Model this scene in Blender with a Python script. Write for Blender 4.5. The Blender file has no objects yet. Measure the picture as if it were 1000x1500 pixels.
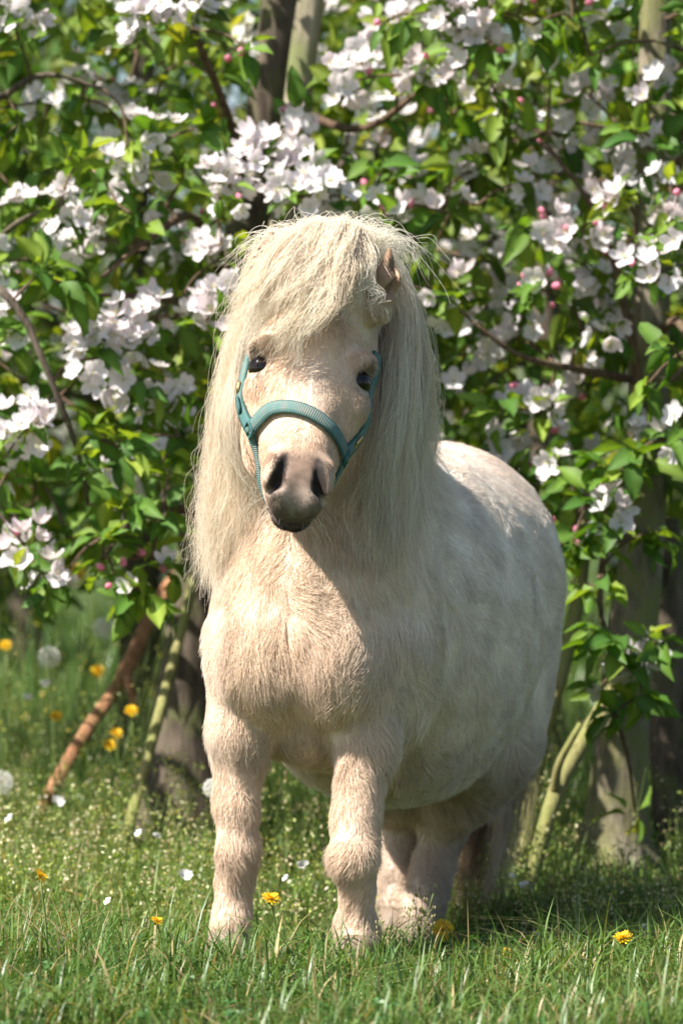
import bpy, math, random
import numpy as np
from mathutils import Matrix, Vector

random.seed(7)
RNG = np.random.default_rng(11)
SC = bpy.context.scene
COL = SC.collection
R = math.radians

# ------------------------------------------------------------------ camera, sky, sun, exposure
cam_data = bpy.data.cameras.new('camera')
cam = bpy.data.objects.new('camera', cam_data)
COL.objects.link(cam)
SC.camera = cam
cam.location = (0.0, -5.5, 0.65)
cam.rotation_euler = (R(90 - 0.393), 0, 0)
cam_data.sensor_fit = 'VERTICAL'
cam_data.sensor_width = 24.0
cam_data.sensor_height = 36.0
cam_data.lens = 139.9
cam_data.clip_start = 0.1
cam_data.clip_end = 500
cam_data.dof.use_dof = True
cam_data.dof.focus_distance = 5.42
cam_data.dof.aperture_fstop = 5.0

SUN_DIR = Vector((-0.54, -0.31, 0.78)).normalized()      # towards the sun
sun_el = math.asin(SUN_DIR.z)
world = bpy.data.worlds.new('World')
SC.world = world
world.use_nodes = True
wn = world.node_tree.nodes
wl = world.node_tree.links
sky = wn.new('ShaderNodeTexSky')
sky.sky_type = 'NISHITA'
sky.sun_disc = False
sky.sun_elevation = sun_el
sky.sun_rotation = math.atan2(SUN_DIR.x, SUN_DIR.y)
sky.air_density = 1.0
sky.dust_density = 1.5
sky.ozone_density = 1.0
wl.new(sky.outputs[0], wn['Background'].inputs[0])
wn['Background'].inputs[1].default_value = 0.07

sun_data = bpy.data.lights.new('sun', 'SUN')
sun = bpy.data.objects.new('sun', sun_data)
COL.objects.link(sun)
sun_data.energy = 5.0
sun_data.angle = R(0.53)
sun_data.color = (1.0, 0.945, 0.86)
sun.rotation_euler = SUN_DIR.to_track_quat('Z', 'Y').to_euler()

SC.view_settings.view_transform = 'Standard'
SC.view_settings.look = 'None'
SC.view_settings.gamma = 1
SC.view_settings.exposure = 1.25
SC.view_settings.use_curve_mapping = False
SC.render.engine = 'CYCLES'
SC.cycles.max_bounces = 7
SC.cycles.diffuse_bounces = 4
SC.cycles.glossy_bounces = 3
SC.cycles.transmission_bounces = 6
SC.cycles.transparent_max_bounces = 8
SC.cycles.use_denoising = True
SC.cycles.sample_clamp_indirect = 6
SC.cycles_curves.shape = 'RIBBONS'
SC.cycles_curves.subdivisions = 2

# ------------------------------------------------------------------ helpers
def at(px, py, y):
    """a point of the place seen at photo pixel px, py and standing y metres behind the pony's chest"""
    s = (y + 5.5) / 5830.0
    return np.array([(px - 500) * s, y, 0.65 - (py - 710) * s])

def norm(v):
    v = np.asarray(v, float)
    return v / (np.linalg.norm(v, axis=-1, keepdims=True) + 1e-9)

class Wob:
    """smooth random field, a sum of sines"""
    def __init__(self, n=10, seed=0):
        r = np.random.default_rng(seed)
        self.k = norm(r.normal(size=(n, 3))) * r.uniform(0.6, 1.6, (n, 1))
        self.p = r.uniform(0, 6.28, n)
    def __call__(self, P, f):
        return np.sin(np.asarray(P) @ self.k.T * f + self.p).sum(-1) / math.sqrt(len(self.p) / 2) * 0.5

W1, W2, W3, W4 = Wob(10, 1), Wob(10, 2), Wob(10, 3), Wob(12, 4)

def add(o, parent=None):
    COL.objects.link(o)
    if parent is not None:
        o.parent = parent
        o.matrix_parent_inverse = parent.matrix_basis.inverted()
    return o

def tag(o, label=None, cat=None, group=None, kind=None):
    if label: o['label'] = label
    if cat: o['category'] = cat
    if group: o['group'] = group
    if kind: o['kind'] = kind
    return o

def empty(name, loc):
    o = bpy.data.objects.new(name, None)
    o.empty_display_size = 0.05
    o.location = [float(c) for c in loc]
    o.matrix_basis = Matrix.Translation(Vector([float(c) for c in loc]))
    return add(o)

def mesh_data(name, V, F, mat=None, smooth=True, col=None, uv=None):
    """V (n,3); F list of (m,k) int arrays; col (n,3) per-vertex colour; uv (n,2) per vertex"""
    me = bpy.data.meshes.new(name)
    V = np.asarray(V, np.float32)
    if isinstance(F, np.ndarray): F = [F]
    F = [np.asarray(f, np.int32) for f in F if len(f)]
    me.vertices.add(len(V))
    me.vertices.foreach_set('co', V.ravel())
    loops = np.concatenate([f.ravel() for f in F])
    tot = np.concatenate([np.full(len(f), f.shape[1], np.int32) for f in F])
    start = np.concatenate([[0], np.cumsum(tot)[:-1]]).astype(np.int32)
    me.loops.add(len(loops))
    me.loops.foreach_set('vertex_index', loops)
    me.polygons.add(len(tot))
    me.polygons.foreach_set('loop_start', start)
    me.polygons.foreach_set('use_smooth', np.full(len(tot), smooth))
    me.update(calc_edges=True)
    if col is not None:
        c = np.ones((len(V), 4), np.float32)
        c[:, :3] = col
        a = me.attributes.new('Col', 'FLOAT_COLOR', 'POINT')
        a.data.foreach_set('color', c.ravel())
    if uv is not None:
        a = me.attributes.new('strip', 'FLOAT_VECTOR', 'POINT')
        c = np.zeros((len(V), 3), np.float32)
        c[:, :2] = uv
        a.data.foreach_set('vector', c.ravel())
    if mat: me.materials.append(mat)
    return me

class MB:
    def __init__(self):
        self.v, self.f3, self.f4, self.c, self.n = [], [], [], [], 0
    def put(self, V, F, col=None):
        V = np.asarray(V, float)
        F = np.asarray(F, int)
        self.v.append(V)
        (self.f3 if F.shape[1] == 3 else self.f4).append(F + self.n)
        if col is not None:
            self.c.append(np.broadcast_to(np.asarray(col, float), V.shape))
        self.n += len(V)
    def tube(self, P, rad, seg=8, col=None, cap=True, bump=0.0, seed=0):
        P = np.asarray(P, float)
        rad = np.broadcast_to(np.asarray(rad, float), (len(P),))
        T = norm(np.gradient(P, axis=0))
        ref = np.array([0, 0, 1.0]) if abs(T[0][2]) < 0.9 else np.array([1.0, 0, 0])
        V = []
        n = norm(np.cross(T[0], ref))
        a = np.linspace(0, 2 * np.pi, seg, endpoint=False)
        rr = np.random.default_rng(seed + 5)
        prof = 1 + bump * rr.normal(size=seg)
        for i in range(len(P)):
            n = norm(n - T[i] * np.dot(n, T[i]))
            b = np.cross(T[i], n)
            pr = prof * (1 + bump * 0.6 * rr.normal(size=seg))
            V.append(P[i] + rad[i] * (np.cos(a)[:, None] * n + np.sin(a)[:, None] * b) * pr[:, None])
        V = np.concatenate(V)
        i = np.arange(len(P) - 1)[:, None] * seg
        j = np.arange(seg)[None, :]
        F = np.stack([i + j, i + (j + 1) % seg, i + seg + (j + 1) % seg, i + seg + j], -1).reshape(-1, 4)
        n0 = self.n
        self.put(V, F, col)
        if cap:
            for e, r0 in ((0, 0), (len(P) - 1, (len(P) - 1) * seg)):
                c = P[e][None]
                idx = np.arange(seg)
                F = np.stack([r0 + idx, r0 + (idx + 1) % seg, np.full(seg, seg * len(P) + (0 if e == 0 else 1))], -1)
                if e == 0: F = F[:, ::-1]
                self.v.append(c); self.f3.append(F + n0)
                if col is not None: self.c.append(np.broadcast_to(np.asarray(col, float), (1, 3)) if np.ndim(col) == 1 else np.asarray(col)[:1])
                self.n += 1
    def data(self, name, mat, smooth=True):
        F = []
        if self.f3: F.append(np.concatenate(self.f3))
        if self.f4: F.append(np.concatenate(self.f4))
        return mesh_data(name, np.concatenate(self.v), F, mat, smooth, np.concatenate(self.c) if self.c else None)
    def build(self, name, mat, parent=None, smooth=True):
        return add(bpy.data.objects.new(name, self.data(name, mat, smooth)), parent)

def spline(C, n):
    """Catmull-Rom through control points C (k,3) or batches (N,k,3) -> n samples"""
    C = np.asarray(C, float)
    one = C.ndim == 2
    if one: C = C[None]
    C = np.concatenate([2 * C[:, :1] - C[:, 1:2], C, 2 * C[:, -1:] - C[:, -2:-1]], 1)
    k = C.shape[1] - 3
    t = np.linspace(0, k, n)
    i = np.minimum(t.astype(int), k - 1)
    f = (t - i)[None, :, None]
    p0, p1, p2, p3 = C[:, i], C[:, i + 1], C[:, i + 2], C[:, i + 3]
    out = 0.5 * (2 * p1 + (p2 - p0) * f + (2 * p0 - 5 * p1 + 4 * p2 - p3) * f ** 2 + (3 * p1 - p0 - 3 * p2 + p3) * f ** 3)
    return out[0] if one else out

def hair(name, P, r0, r1, colr, mat, parent):
    """P (N,K,3) strands as one hair-curves object"""
    N, K = P.shape[:2]
    cu = bpy.data.hair_curves.new(name)
    cu.add_curves([K] * N)
    cu.position_data.foreach_set('vector', np.ascontiguousarray(P, np.float32).ravel())
    rad = (np.broadcast_to(np.asarray(r0, float).reshape(-1, 1), (N, 1)) * (1 - np.linspace(0, 1, K)[None] ** 1.5)
           + np.broadcast_to(np.asarray(r1, float).reshape(-1, 1), (N, 1)) * np.linspace(0, 1, K)[None] ** 1.5)
    a = cu.attributes.get('radius') or cu.attributes.new('radius', 'FLOAT', 'POINT')
    a.data.foreach_set('value', rad.astype(np.float32).ravel())
    c = np.ones((N, 4), np.float32)
    c[:, :3] = np.clip(colr, 0, 1)
    a = cu.attributes.new('Col', 'FLOAT_COLOR', 'CURVE')
    a.data.foreach_set('color', c.ravel())
    cu.materials.append(mat)
    return add(bpy.data.objects.new(name, cu), parent)

# ------------------------------------------------------------------ materials
def new_mat(name):
    m = bpy.data.materials.new(name)
    m.use_nodes = True
    nt = m.node_tree
    for n in list(nt.nodes): nt.nodes.remove(n)
    out = nt.nodes.new('ShaderNodeOutputMaterial')
    return m, nt, out

def pbsdf(nt, rough=0.6, spec=0.4):
    b = nt.nodes.new('ShaderNodeBsdfPrincipled')
    b.inputs['Roughness'].default_value = rough
    b.inputs['Specular IOR Level'].default_value = spec
    return b

def plain(name, col, rough=0.6, spec=0.4, metal=0.0, bump=None, var=0.0, vscale=40):
    m, nt, out = new_mat(name)
    b = pbsdf(nt, rough, spec)
    b.inputs['Metallic'].default_value = metal
    if var:
        tc = nt.nodes.new('ShaderNodeTexCoord')
        nz = nt.nodes.new('ShaderNodeTexNoise'); nz.inputs['Scale'].default_value = vscale; nz.inputs['Detail'].default_value = 6
        nt.links.new(tc.outputs['Object'], nz.inputs['Vector'])
        mx = nt.nodes.new('ShaderNodeMix'); mx.data_type = 'RGBA'
        mx.inputs[6].default_value = (*[c * (1 - var) for c in col], 1)
        mx.inputs[7].default_value = (*[min(1, c * (1 + var)) for c in col], 1)
        nt.links.new(nz.outputs[0], mx.inputs[0])
        nt.links.new(mx.outputs[2], b.inputs['Base Color'])
    else:
        b.inputs['Base Color'].default_value = (*col, 1)
    nt.links.new(b.outputs[0], out.inputs[0])
    return m

def hair_mat(name, trans=0.35, spec=0.25, rough=0.45):
    m, nt, out = new_mat(name)
    at_ = nt.nodes.new('ShaderNodeAttribute'); at_.attribute_name = 'Col'
    b = pbsdf(nt, rough, spec)
    t = nt.nodes.new('ShaderNodeBsdfTranslucent')
    mx = nt.nodes.new('ShaderNodeMixShader'); mx.inputs[0].default_value = trans
    nt.links.new(at_.outputs['Color'], b.inputs['Base Color'])
    nt.links.new(at_.outputs['Color'], t.inputs['Color'])
    nt.links.new(b.outputs[0], mx.inputs[1]); nt.links.new(t.outputs[0], mx.inputs[2])
    nt.links.new(mx.outputs[0], out.inputs[0])
    return m

def leafy(name, trans=0.35, rough=0.45, spec=0.4, tint=(1.25, 1.2, 0.5), objvar=0.0):
    """vertex-coloured thin plant material: light also passes through"""
    m, nt, out = new_mat(name)
    at_ = nt.nodes.new('ShaderNodeAttribute'); at_.attribute_name = 'Col'
    src = at_.outputs['Color']
    if objvar:
        oi = nt.nodes.new('ShaderNodeObjectInfo')
        hs = nt.nodes.new('ShaderNodeHueSaturation')
        mr = nt.nodes.new('ShaderNodeMapRange')
        mr.inputs[3].default_value = 1 - objvar; mr.inputs[4].default_value = 1 + objvar
        nt.links.new(oi.outputs['Random'], mr.inputs[0])
        nt.links.new(mr.outputs[0], hs.inputs['Value'])
        m2 = nt.nodes.new('ShaderNodeMath'); m2.operation = 'MULTIPLY_ADD'
        m2.inputs[1].default_value = -0.04; m2.inputs[2].default_value = 0.52
        nt.links.new(oi.outputs['Random'], m2.inputs[0])
        nt.links.new(m2.outputs[0], hs.inputs['Hue'])
        nt.links.new(src, hs.inputs['Color'])
        src = hs.outputs[0]
    b = pbsdf(nt, rough, spec)
    t = nt.nodes.new('ShaderNodeBsdfTranslucent')
    mm = nt.nodes.new('ShaderNodeMix'); mm.data_type = 'RGBA'; mm.blend_type = 'MULTIPLY'; mm.inputs[0].default_value = 1
    mm.inputs[7].default_value = (*tint, 1)
    nt.links.new(src, mm.inputs[6])
    nt.links.new(src, b.inputs['Base Color'])
    nt.links.new(mm.outputs[2], t.inputs['Color'])
    mx = nt.nodes.new('ShaderNodeMixShader'); mx.inputs[0].default_value = trans
    nt.links.new(b.outputs[0], mx.inputs[1]); nt.links.new(t.outputs[0], mx.inputs[2])
    nt.links.new(mx.outputs[0], out.inputs[0])
    return m

def bark_mat(name, c0, c1, moss=(0.10, 0.12, 0.03), mossy=0.5, scale=14):
    m, nt, out = new_mat(name)
    tc = nt.nodes.new('ShaderNodeTexCoord')
    mp = nt.nodes.new('ShaderNodeMapping'); mp.inputs['Scale'].default_value = (1, 1, 0.22)
    nt.links.new(tc.outputs['Object'], mp.inputs[0])
    nz = nt.nodes.new('ShaderNodeTexNoise'); nz.inputs['Scale'].default_value = scale * 4; nz.inputs['Detail'].default_value = 8; nz.inputs['Roughness'].default_value = 0.65
    nt.links.new(mp.outputs[0], nz.inputs['Vector'])
    rp = nt.nodes.new('ShaderNodeValToRGB')
    rp.color_ramp.elements[0].color = (*c0, 1); rp.color_ramp.elements[0].position = 0.35
    rp.color_ramp.elements[1].color = (*c1, 1); rp.color_ramp.elements[1].position = 0.68
    nt.links.new(nz.outputs[0], rp.inputs[0])
    n2 = nt.nodes.new('ShaderNodeTexNoise'); n2.inputs['Scale'].default_value = scale; n2.inputs['Detail'].default_value = 5
    nt.links.new(tc.outputs['Object'], n2.inputs['Vector'])
    r2 = nt.nodes.new('ShaderNodeValToRGB'); r2.color_ramp.elements[0].position = 0.62 - 0.3 * mossy; r2.color_ramp.elements[1].position = 0.75 - 0.2 * mossy
    nt.links.new(n2.outputs[0], r2.inputs[0])
    mx = nt.nodes.new('ShaderNodeMix'); mx.data_type = 'RGBA'
    nt.links.new(r2.outputs[0], mx.inputs[0]); nt.links.new(rp.outputs[0], mx.inputs[6]); mx.inputs[7].default_value = (*moss, 1)
    b = pbsdf(nt, 0.85, 0.2)
    nt.links.new(mx.outputs[2], b.inputs['Base Color'])
    bp = nt.nodes.new('ShaderNodeBump'); bp.inputs['Strength'].default_value = 0.7; bp.inputs['Distance'].default_value = 0.01
    nt.links.new(nz.outputs[0], bp.inputs['Height']); nt.links.new(bp.outputs[0], b.inputs['Normal'])
    nt.links.new(b.outputs[0], out.inputs[0])
    return m

def ground_z(x, y):
    x = np.asarray(x, float); y = np.asarray(y, float)
    d = -0.075 * np.exp(-(((x - 0.25) / 0.5) ** 2 + ((y - 0.55) / 0.45) ** 2))
    P = np.stack([x, y, x * 0], -1)
    return d + 0.010 * W1(P, 4.0) + 0.004 * W2(P, 14.0) + 0.03 * W3(P, 0.7) * np.clip((np.hypot(x, y - 0.3) - 1) / 3, 0, 1)

# ------------------------------------------------------------------ the pony: one implicit surface, then hair
class Field:
    def __init__(self, xs, ys, zs):
        self.g = [np.asarray(a, np.float32) for a in (xs, ys, zs)]
        self.F = np.full([len(a) for a in self.g], 0.2, np.float32)
    def sl(self, lo, hi):
        s = []
        for a, l, h in zip(self.g, lo, hi):
            i, j = np.searchsorted(a, l), np.searchsorted(a, h)
            s.append(slice(max(i - 1, 0), min(j + 1, len(a))))
        return tuple(s)
    def put(self, dist, lo, hi, k=0.02, sub=False):
        m = k + 0.05
        s = self.sl(np.asarray(lo) - m, np.asarray(hi) + m)
        X, Y, Z = np.meshgrid(self.g[0][s[0]], self.g[1][s[1]], self.g[2][s[2]], indexing='ij')
        d = dist(np.stack([X, Y, Z], -1)).astype(np.float32)
        A = self.F[s]
        if sub:
            d = -d
            h = np.clip(0.5 - 0.5 * (A - d) / k, 0, 1)
            self.F[s] = A * (1 - h) + d * h + k * h * (1 - h)
        else:
            h = np.clip(0.5 + 0.5 * (A - d) / k, 0, 1)
            self.F[s] = A * (1 - h) + d * h - k * h * (1 - h)
    def ell(self, c, r, M=None, k=0.03, sub=False):
        c, r = np.asarray(c, np.float32), np.asarray(r, np.float32)
        M = np.eye(3, dtype=np.float32) if M is None else np.asarray(M, np.float32)   # rows: local axes
        ext = np.sqrt(((M * r[:, None]) ** 2).sum(0))
        def dist(P):
            q = (P - c) @ M.T
            k0 = np.sqrt(((q / r) ** 2).sum(-1)); k1 = np.sqrt(((q / r ** 2) ** 2).sum(-1)) + 1e-6
            return k0 * (k0 - 1) / k1
        self.put(dist, c - ext, c + ext, k, sub)
    def cone(self, a, b, ra, rb, k=0.03, sub=False):
        a, b = np.asarray(a, np.float32), np.asarray(b, np.float32)
        ab = b - a; L = float(ab @ ab)
        def dist(P):
            t = np.clip((P - a) @ ab / L, 0, 1)
            return np.linalg.norm(P - (a + t[..., None] * ab), axis=-1) - (ra + (rb - ra) * t)
        m = max(ra, rb)
        self.put(dist, np.minimum(a, b) - m, np.maximum(a, b) + m, k, sub)
    def chain(self, pts, rad, k=0.02):
        for i in range(len(pts) - 1):
            self.cone(pts[i], pts[i + 1], rad[i], rad[i + 1], k)
    def sample(self, P):
        idx, fr = [], []
        for ax in range(3):
            a = self.g[ax]
            i = np.clip(np.searchsorted(a, P[..., ax]) - 1, 0, len(a) - 2)
            idx.append(i); fr.append(np.clip((P[..., ax] - a[i]) / (a[i + 1] - a[i]), 0, 1))
        out = 0
        for dx in (0, 1):
            for dy in (0, 1):
                for dz in (0, 1):
                    w = (fr[0] if dx else 1 - fr[0]) * (fr[1] if dy else 1 - fr[1]) * (fr[2] if dz else 1 - fr[2])
                    out = out + w * self.F[idx[0] + dx, idx[1] + dy, idx[2] + dz]
        return out
    def grad(self, P, e=0.006):
        g = np.stack([self.sample(P + d) - self.sample(P - d) for d in np.eye(3) * e], -1)
        return norm(g)
    def push(self, P, off, it=3):
        """move points out of the body to at least off above its surface"""
        for _ in range(it):
            d = self.sample(P)
            m = d < off
            if not m.any(): break
            o = np.broadcast_to(off, d.shape)[m]
            Q = P[m]
            P[m] = Q + self.grad(Q) * (o - d[m])[..., None]
        return P
    def stick(self, P, off, it=8):
        for _ in range(it):
            d = self.sample(P)
            P = P - self.grad(P) * (d - off)[..., None] * 0.9
        return P
    def nets(self):
        F = self.F; ins = F < 0
        nx, ny, nz = F.shape
        c = np.zeros((nx - 1, ny - 1, nz - 1), np.int8)
        for dx in (0, 1):
            for dy in (0, 1):
                for dz in (0, 1):
                    c += ins[dx:nx - 1 + dx, dy:ny - 1 + dy, dz:nz - 1 + dz]
        act = np.argwhere((c > 0) & (c < 8))
        ids = np.full(c.shape, -1, np.int32)
        ids[tuple(act.T)] = np.arange(len(act))
        corners = [(0, 0, 0), (1, 0, 0), (0, 1, 0), (1, 1, 0), (0, 0, 1), (1, 0, 1), (0, 1, 1), (1, 1, 1)]
        val = np.stack([F[act[:, 0] + a, act[:, 1] + b, act[:, 2] + d] for a, b, d in corners], -1)
        pos = np.stack([np.stack([self.g[ax][act[:, ax] + cr[ax]] for ax in range(3)], -1) for cr in corners], 1)
        S = np.zeros((len(act), 3)); n = np.zeros(len(act))
        for i, j in ((0, 1), (2, 3), (4, 5), (6, 7), (0, 2), (1, 3), (4, 6), (5, 7), (0, 4), (1, 5), (2, 6), (3, 7)):
            m = (val[:, i] < 0) != (val[:, j] < 0)
            t = np.where(m, val[:, i] / (val[:, i] - val[:, j] + 1e-12), 0)
            p = pos[:, i] + (pos[:, j] - pos[:, i]) * t[:, None]
            S += p * m[:, None]; n += m
        V = S / n[:, None]
        Q = []
        for ax in range(3):
            o1, o2 = [(1, 2), (2, 0), (0, 1)][ax]
            sl0 = [slice(None)] * 3; sl1 = [slice(None)] * 3
            sl0[ax] = slice(0, -1); sl1[ax] = slice(1, None)
            e = np.argwhere(ins[tuple(sl0)] != ins[tuple(sl1)])
            ok = (e[:, o1] > 0) & (e[:, o2] > 0) & (e[:, o1] < F.shape[o1] - 1) & (e[:, o2] < F.shape[o2] - 1)
            e = e[ok]
            d1 = np.zeros(3, int); d1[o1] = 1
            d2 = np.zeros(3, int); d2[o2] = 1
            q = np.stack([ids[tuple((e - d1 - d2).T)], ids[tuple((e - d2).T)], ids[tuple(e.T)], ids[tuple((e - d1).T)]], -1)
            flip = ~ins[tuple(e.T)]
            q[flip] = q[flip][:, ::-1]
            Q.append(q)
        return V, np.concatenate(Q)

def rng_axis(segs):
    out = [segs[0][0]]
    for a, b, h in segs:
        n = max(1, round((b - a) / h))
        out += list(np.linspace(a, b, n + 1)[1:])
    return out

FD = Field(rng_axis([(-0.25, -0.16, 0.007), (-0.16, 0.10, 0.003), (0.10, 0.46, 0.008)]),
           rng_axis([(-0.30, 0.05, 0.0032), (0.05, 1.02, 0.009)]),
           rng_axis([(-0.10, 0.57, 0.007), (0.57, 1.04, 0.0032)]))

PSI = R(18.0)
UB = np.array([math.sin(PSI), math.cos(PSI), 0])     # from the chest to the tail
VR = np.array([math.cos(PSI), -math.sin(PSI), 0])    # towards the picture's right
BM = np.stack([UB, VR, np.array([0, 0, 1.0])])
P0 = np.array([-0.062, 0.02, 0.0])
def B(u, v, z): return P0 + u * UB + v * VR + np.array([0, 0, z])

# trunk
FD.ell(B(0.45, 0, 0.445), (0.37, 0.211, 0.270), BM, 0.03)
FD.ell(B(0.67, 0, 0.50), (0.20, 0.197, 0.215), BM, 0.06)
FD.ell(B(0.13, 0.0, 0.44), (0.145, 0.135, 0.19), BM, 0.06)
FD.ell(B(0.25, 0, 0.60), (0.15, 0.11, 0.13), BM, 0.06)
for s in (-1, 1):
    FD.ell(B(0.14, 0.085 * s, 0.445), (0.125, 0.072, 0.165), BM, 0.05)       # shoulders
    FD.ell(B(0.015, 0.052 * s, 0.405), (0.055, 0.06, 0.075), BM, 0.035)       # breast muscles
FD.ell(B(0.04, 0.0, 0.50), (0.075, 0.085, 0.12), BM, 0.05)
# neck
POLL = np.array([-0.022, 0.035, 0.905])
FD.cone(B(0.13, 0, 0.55), np.array([-0.045, 0.075, 0.74]), 0.136, 0.098, 0.05)
FD.cone(np.array([-0.045, 0.075, 0.74]), POLL, 0.098, 0.072, 0.05)
# forelegs
def gz(x, y): return float(ground_z(x, y))
hoofs = []
LF = [(-0.120, 0.12, 0.42), (-0.140, 0.10, 0.31), (-0.147, 0.095, 0.20), (-0.146, 0.087, 0.138), (-0.150, 0.095, 0.100), (-0.152, 0.095, 0.052), (-0.156, 0.082, 0.030)]
FD.chain(LF, [0.072, 0.044, 0.0280, 0.0265, 0.0215, 0.0225, 0.0255], 0.02)
RF = [(0.038, 0.075, 0.42), (0.034, 0.058, 0.30), (0.021, 0.034, 0.19), (0.017, 0.018, 0.134), (0.021, 0.035, 0.095), (0.021, 0.046, 0.040), (0.018, 0.030, 0.015)]
FD.chain(RF, [0.072, 0.042, 0.0290, 0.0295, 0.0205, 0.0220, 0.0250], 0.02)
hoofs += [(-0.158, 0.076), (0.017, 0.022)]
# hind legs
for s, hk, ft, hf in ((1, (0.160, 0.735, 0.115), (0.128, 0.705, 0.00), (0.122, 0.692, -0.03)), (-1, (0.098, 0.80, 0.13), (0.090, 0.775, 0.02), (0.088, 0.76, -0.01))):
    FD.ell(B(0.66, 0.095 * s, 0.34), (0.125, 0.085, 0.16), BM, 0.05)
    st = B(0.62, 0.085 * s, 0.26)
    mid = (st + np.array(hk)) / 2 + np.array([0, -0.005, 0.0])
    FD.chain([st, mid, hk], [0.085, 0.058, 0.037], 0.03)
    FD.chain([hk, (np.array(hk) + ft) / 2 + np.array([0, 0.004, 0]), ft, hf], [0.036, 0.027, 0.030, 0.029], 0.018)
    hoofs.append((hf[0] - 0.003, hf[1] - 0.008))
# head
p_, yw, rl = R(33), R(4.0), R(9.0)
a0 = np.array([0, -math.sin(p_), -math.cos(p_)]); b0 = np.array([1.0, 0, 0]); c0 = np.array([0, -math.cos(p_), math.sin(p_)])
Rz = np.array([[math.cos(yw), -math.sin(yw), 0], [math.sin(yw), math.cos(yw), 0], [0, 0, 1]])
Ry = np.array([[math.cos(rl), 0, math.sin(rl)], [0, 1, 0], [-math.sin(rl), 0, math.cos(rl)]])
HM = np.stack([Ry @ Rz @ v for v in (a0, b0, c0)])     # rows: down the face, to the picture's right, out of the face
HO = np.array([-0.039, -0.128, 0.806])
def H(a, b, c): return HO + np.array([a, b, c]) @ HM
def hE(c, r, k=0.02, sub=False, tilt=None):
    M = HM
    if tilt is not None:                                # turn in the face plane (about c) and about b
        ta, tb = tilt
        ra = np.array([[math.cos(ta), math.sin(ta), 0], [-math.sin(ta), math.cos(ta), 0], [0, 0, 1]])
        rb = np.array([[math.cos(tb), 0, math.sin(tb)], [0, 1, 0], [-math.sin(tb), 0, math.cos(tb)]])
        M = ra @ rb @ HM
    FD.ell(H(*c), r, M, k, sub)
def hC(a, b, ra, rb, k=0.02, sub=False): FD.cone(H(*a), H(*b), ra, rb, k, sub)

EA = -0.013
hE((-0.055, 0, -0.075), (0.105, 0.080, 0.078), 0.03)
hE((0.000, 0, -0.052), (0.078, 0.081, 0.052), 0.02)
for s in (-1, 1):
    hE((0.012, 0.044 * s, -0.112), (0.075, 0.033, 0.074), 0.025)
    hE((EA - 0.022, 0.067 * s, -0.024), (0.022, 0.021, 0.020), 0.014, tilt=(0.35 * s, 0))          # brow
    hE((EA + 0.027, 0.070 * s, -0.038), (0.020, 0.012, 0.014), 0.014)                              # lower lid
    hC((0.02, 0.058 * s, -0.055), (0.100, 0.036 * s, -0.060), 0.020, 0.013, 0.02)            # cheek crest
hC((0.02, 0, -0.050), (0.135, 0, -0.046), 0.052, 0.041, 0.02)
hE((0.112, 0, -0.058), (0.060, 0.047, 0.047), 0.02)
hE((0.160, 0, -0.050), (0.045, 0.042, 0.046), 0.02)
hC((0.05, 0, -0.140), (0.160, 0, -0.090), 0.046, 0.027, 0.03)
hE((0.185, 0, -0.050), (0.023, 0.030, 0.025), 0.012)
for s in (-1, 1):
    hE((0.166, 0.028 * s, -0.028), (0.036, 0.0165, 0.024), 0.018, tilt=(-0.20 * s, -0.2))
    hE((0.191, 0.0155 * s, -0.043), (0.017, 0.0175, 0.019), 0.006)
hE((0.188, 0, -0.080), (0.021, 0.027, 0.014), 0.006)
# carve nostrils, mouth, eye openings
for s in (-1, 1):
    hC((0.141, 0.0220 * s, 0.001), (0.180, 0.030 * s, -0.012), 0.0040, 0.0088, 0.008, True)
    hC((0.178, 0.029 * s, -0.014), (0.187, 0.037 * s, -0.026), 0.0094, 0.0060, 0.006, True)
    hC((0.150, 0.0300 * s, -0.008), (0.176, 0.0395 * s, -0.020), 0.0060, 0.0055, 0.010)
    hE((EA, 0.084 * s, -0.017), (0.0210, 0.021, 0.0170), 0.004, True, tilt=(0.30 * s, 0.0))
hE((0.205, 0, -0.0690), (0.036, 0.060, 0.0036), 0.004, True, tilt=(0, 0.12))
# ears
EARS = [[at(392, 418, 0.0), at(384, 382, 0.005), at(399, 340, 0.02)], [at(552, 452, -0.015), at(566, 410, -0.022), at(570, 366, -0.012)]]
for (e0, e1, e2), o_ in zip(EARS, (np.array([-0.008, -0.013, 0]), np.array([0.011, -0.012, 0]))):
    FD.cone(e0, e1, 0.021, 0.0175, 0.02)
    FD.cone(e1, e2, 0.0175, 0.0035, 0.010)
    FD.cone(e0 * 0.4 + e1 * 0.6 + o_, e1 * 0.25 + e2 * 0.75 + o_ * 0.7, 0.0105, 0.0045, 0.004, True)
def ear_d(P):
    d = np.full(P.shape[:-1], 9.0)
    for e0, e1, e2 in EARS:
        for p, q in ((e0 * 0.7 + e1 * 0.3, e1), (e1, e2)):
            ab = q - p
            t = np.clip((P - p) @ ab / (ab @ ab), 0, 1)
            d = np.minimum(d, np.linalg.norm(P - (p + t[..., None] * ab), axis=-1))
    return d

BV, BF = FD.nets()
for _ in range(2):                                       # a light smoothing pass
    acc = np.zeros_like(BV); cnt = np.zeros(len(BV))
    for i, j in ((0, 1), (1, 2), (2, 3), (3, 0)):
        np.add.at(acc, BF[:, i], BV[BF[:, j]]); np.add.at(cnt, BF[:, i], 1)
        np.add.at(acc, BF[:, j], BV[BF[:, i]]); np.add.at(cnt, BF[:, j], 1)
    BV = BV * 0.5 + 0.5 * acc / np.maximum(cnt, 1)[:, None]
fn = np.cross(BV[BF[:, 2]] - BV[BF[:, 0]], BV[BF[:, 3]] - BV[BF[:, 1]])
BN = np.zeros_like(BV)
for i in range(4): np.add.at(BN, BF[:, i], fn)
BN = norm(BN)

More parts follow.
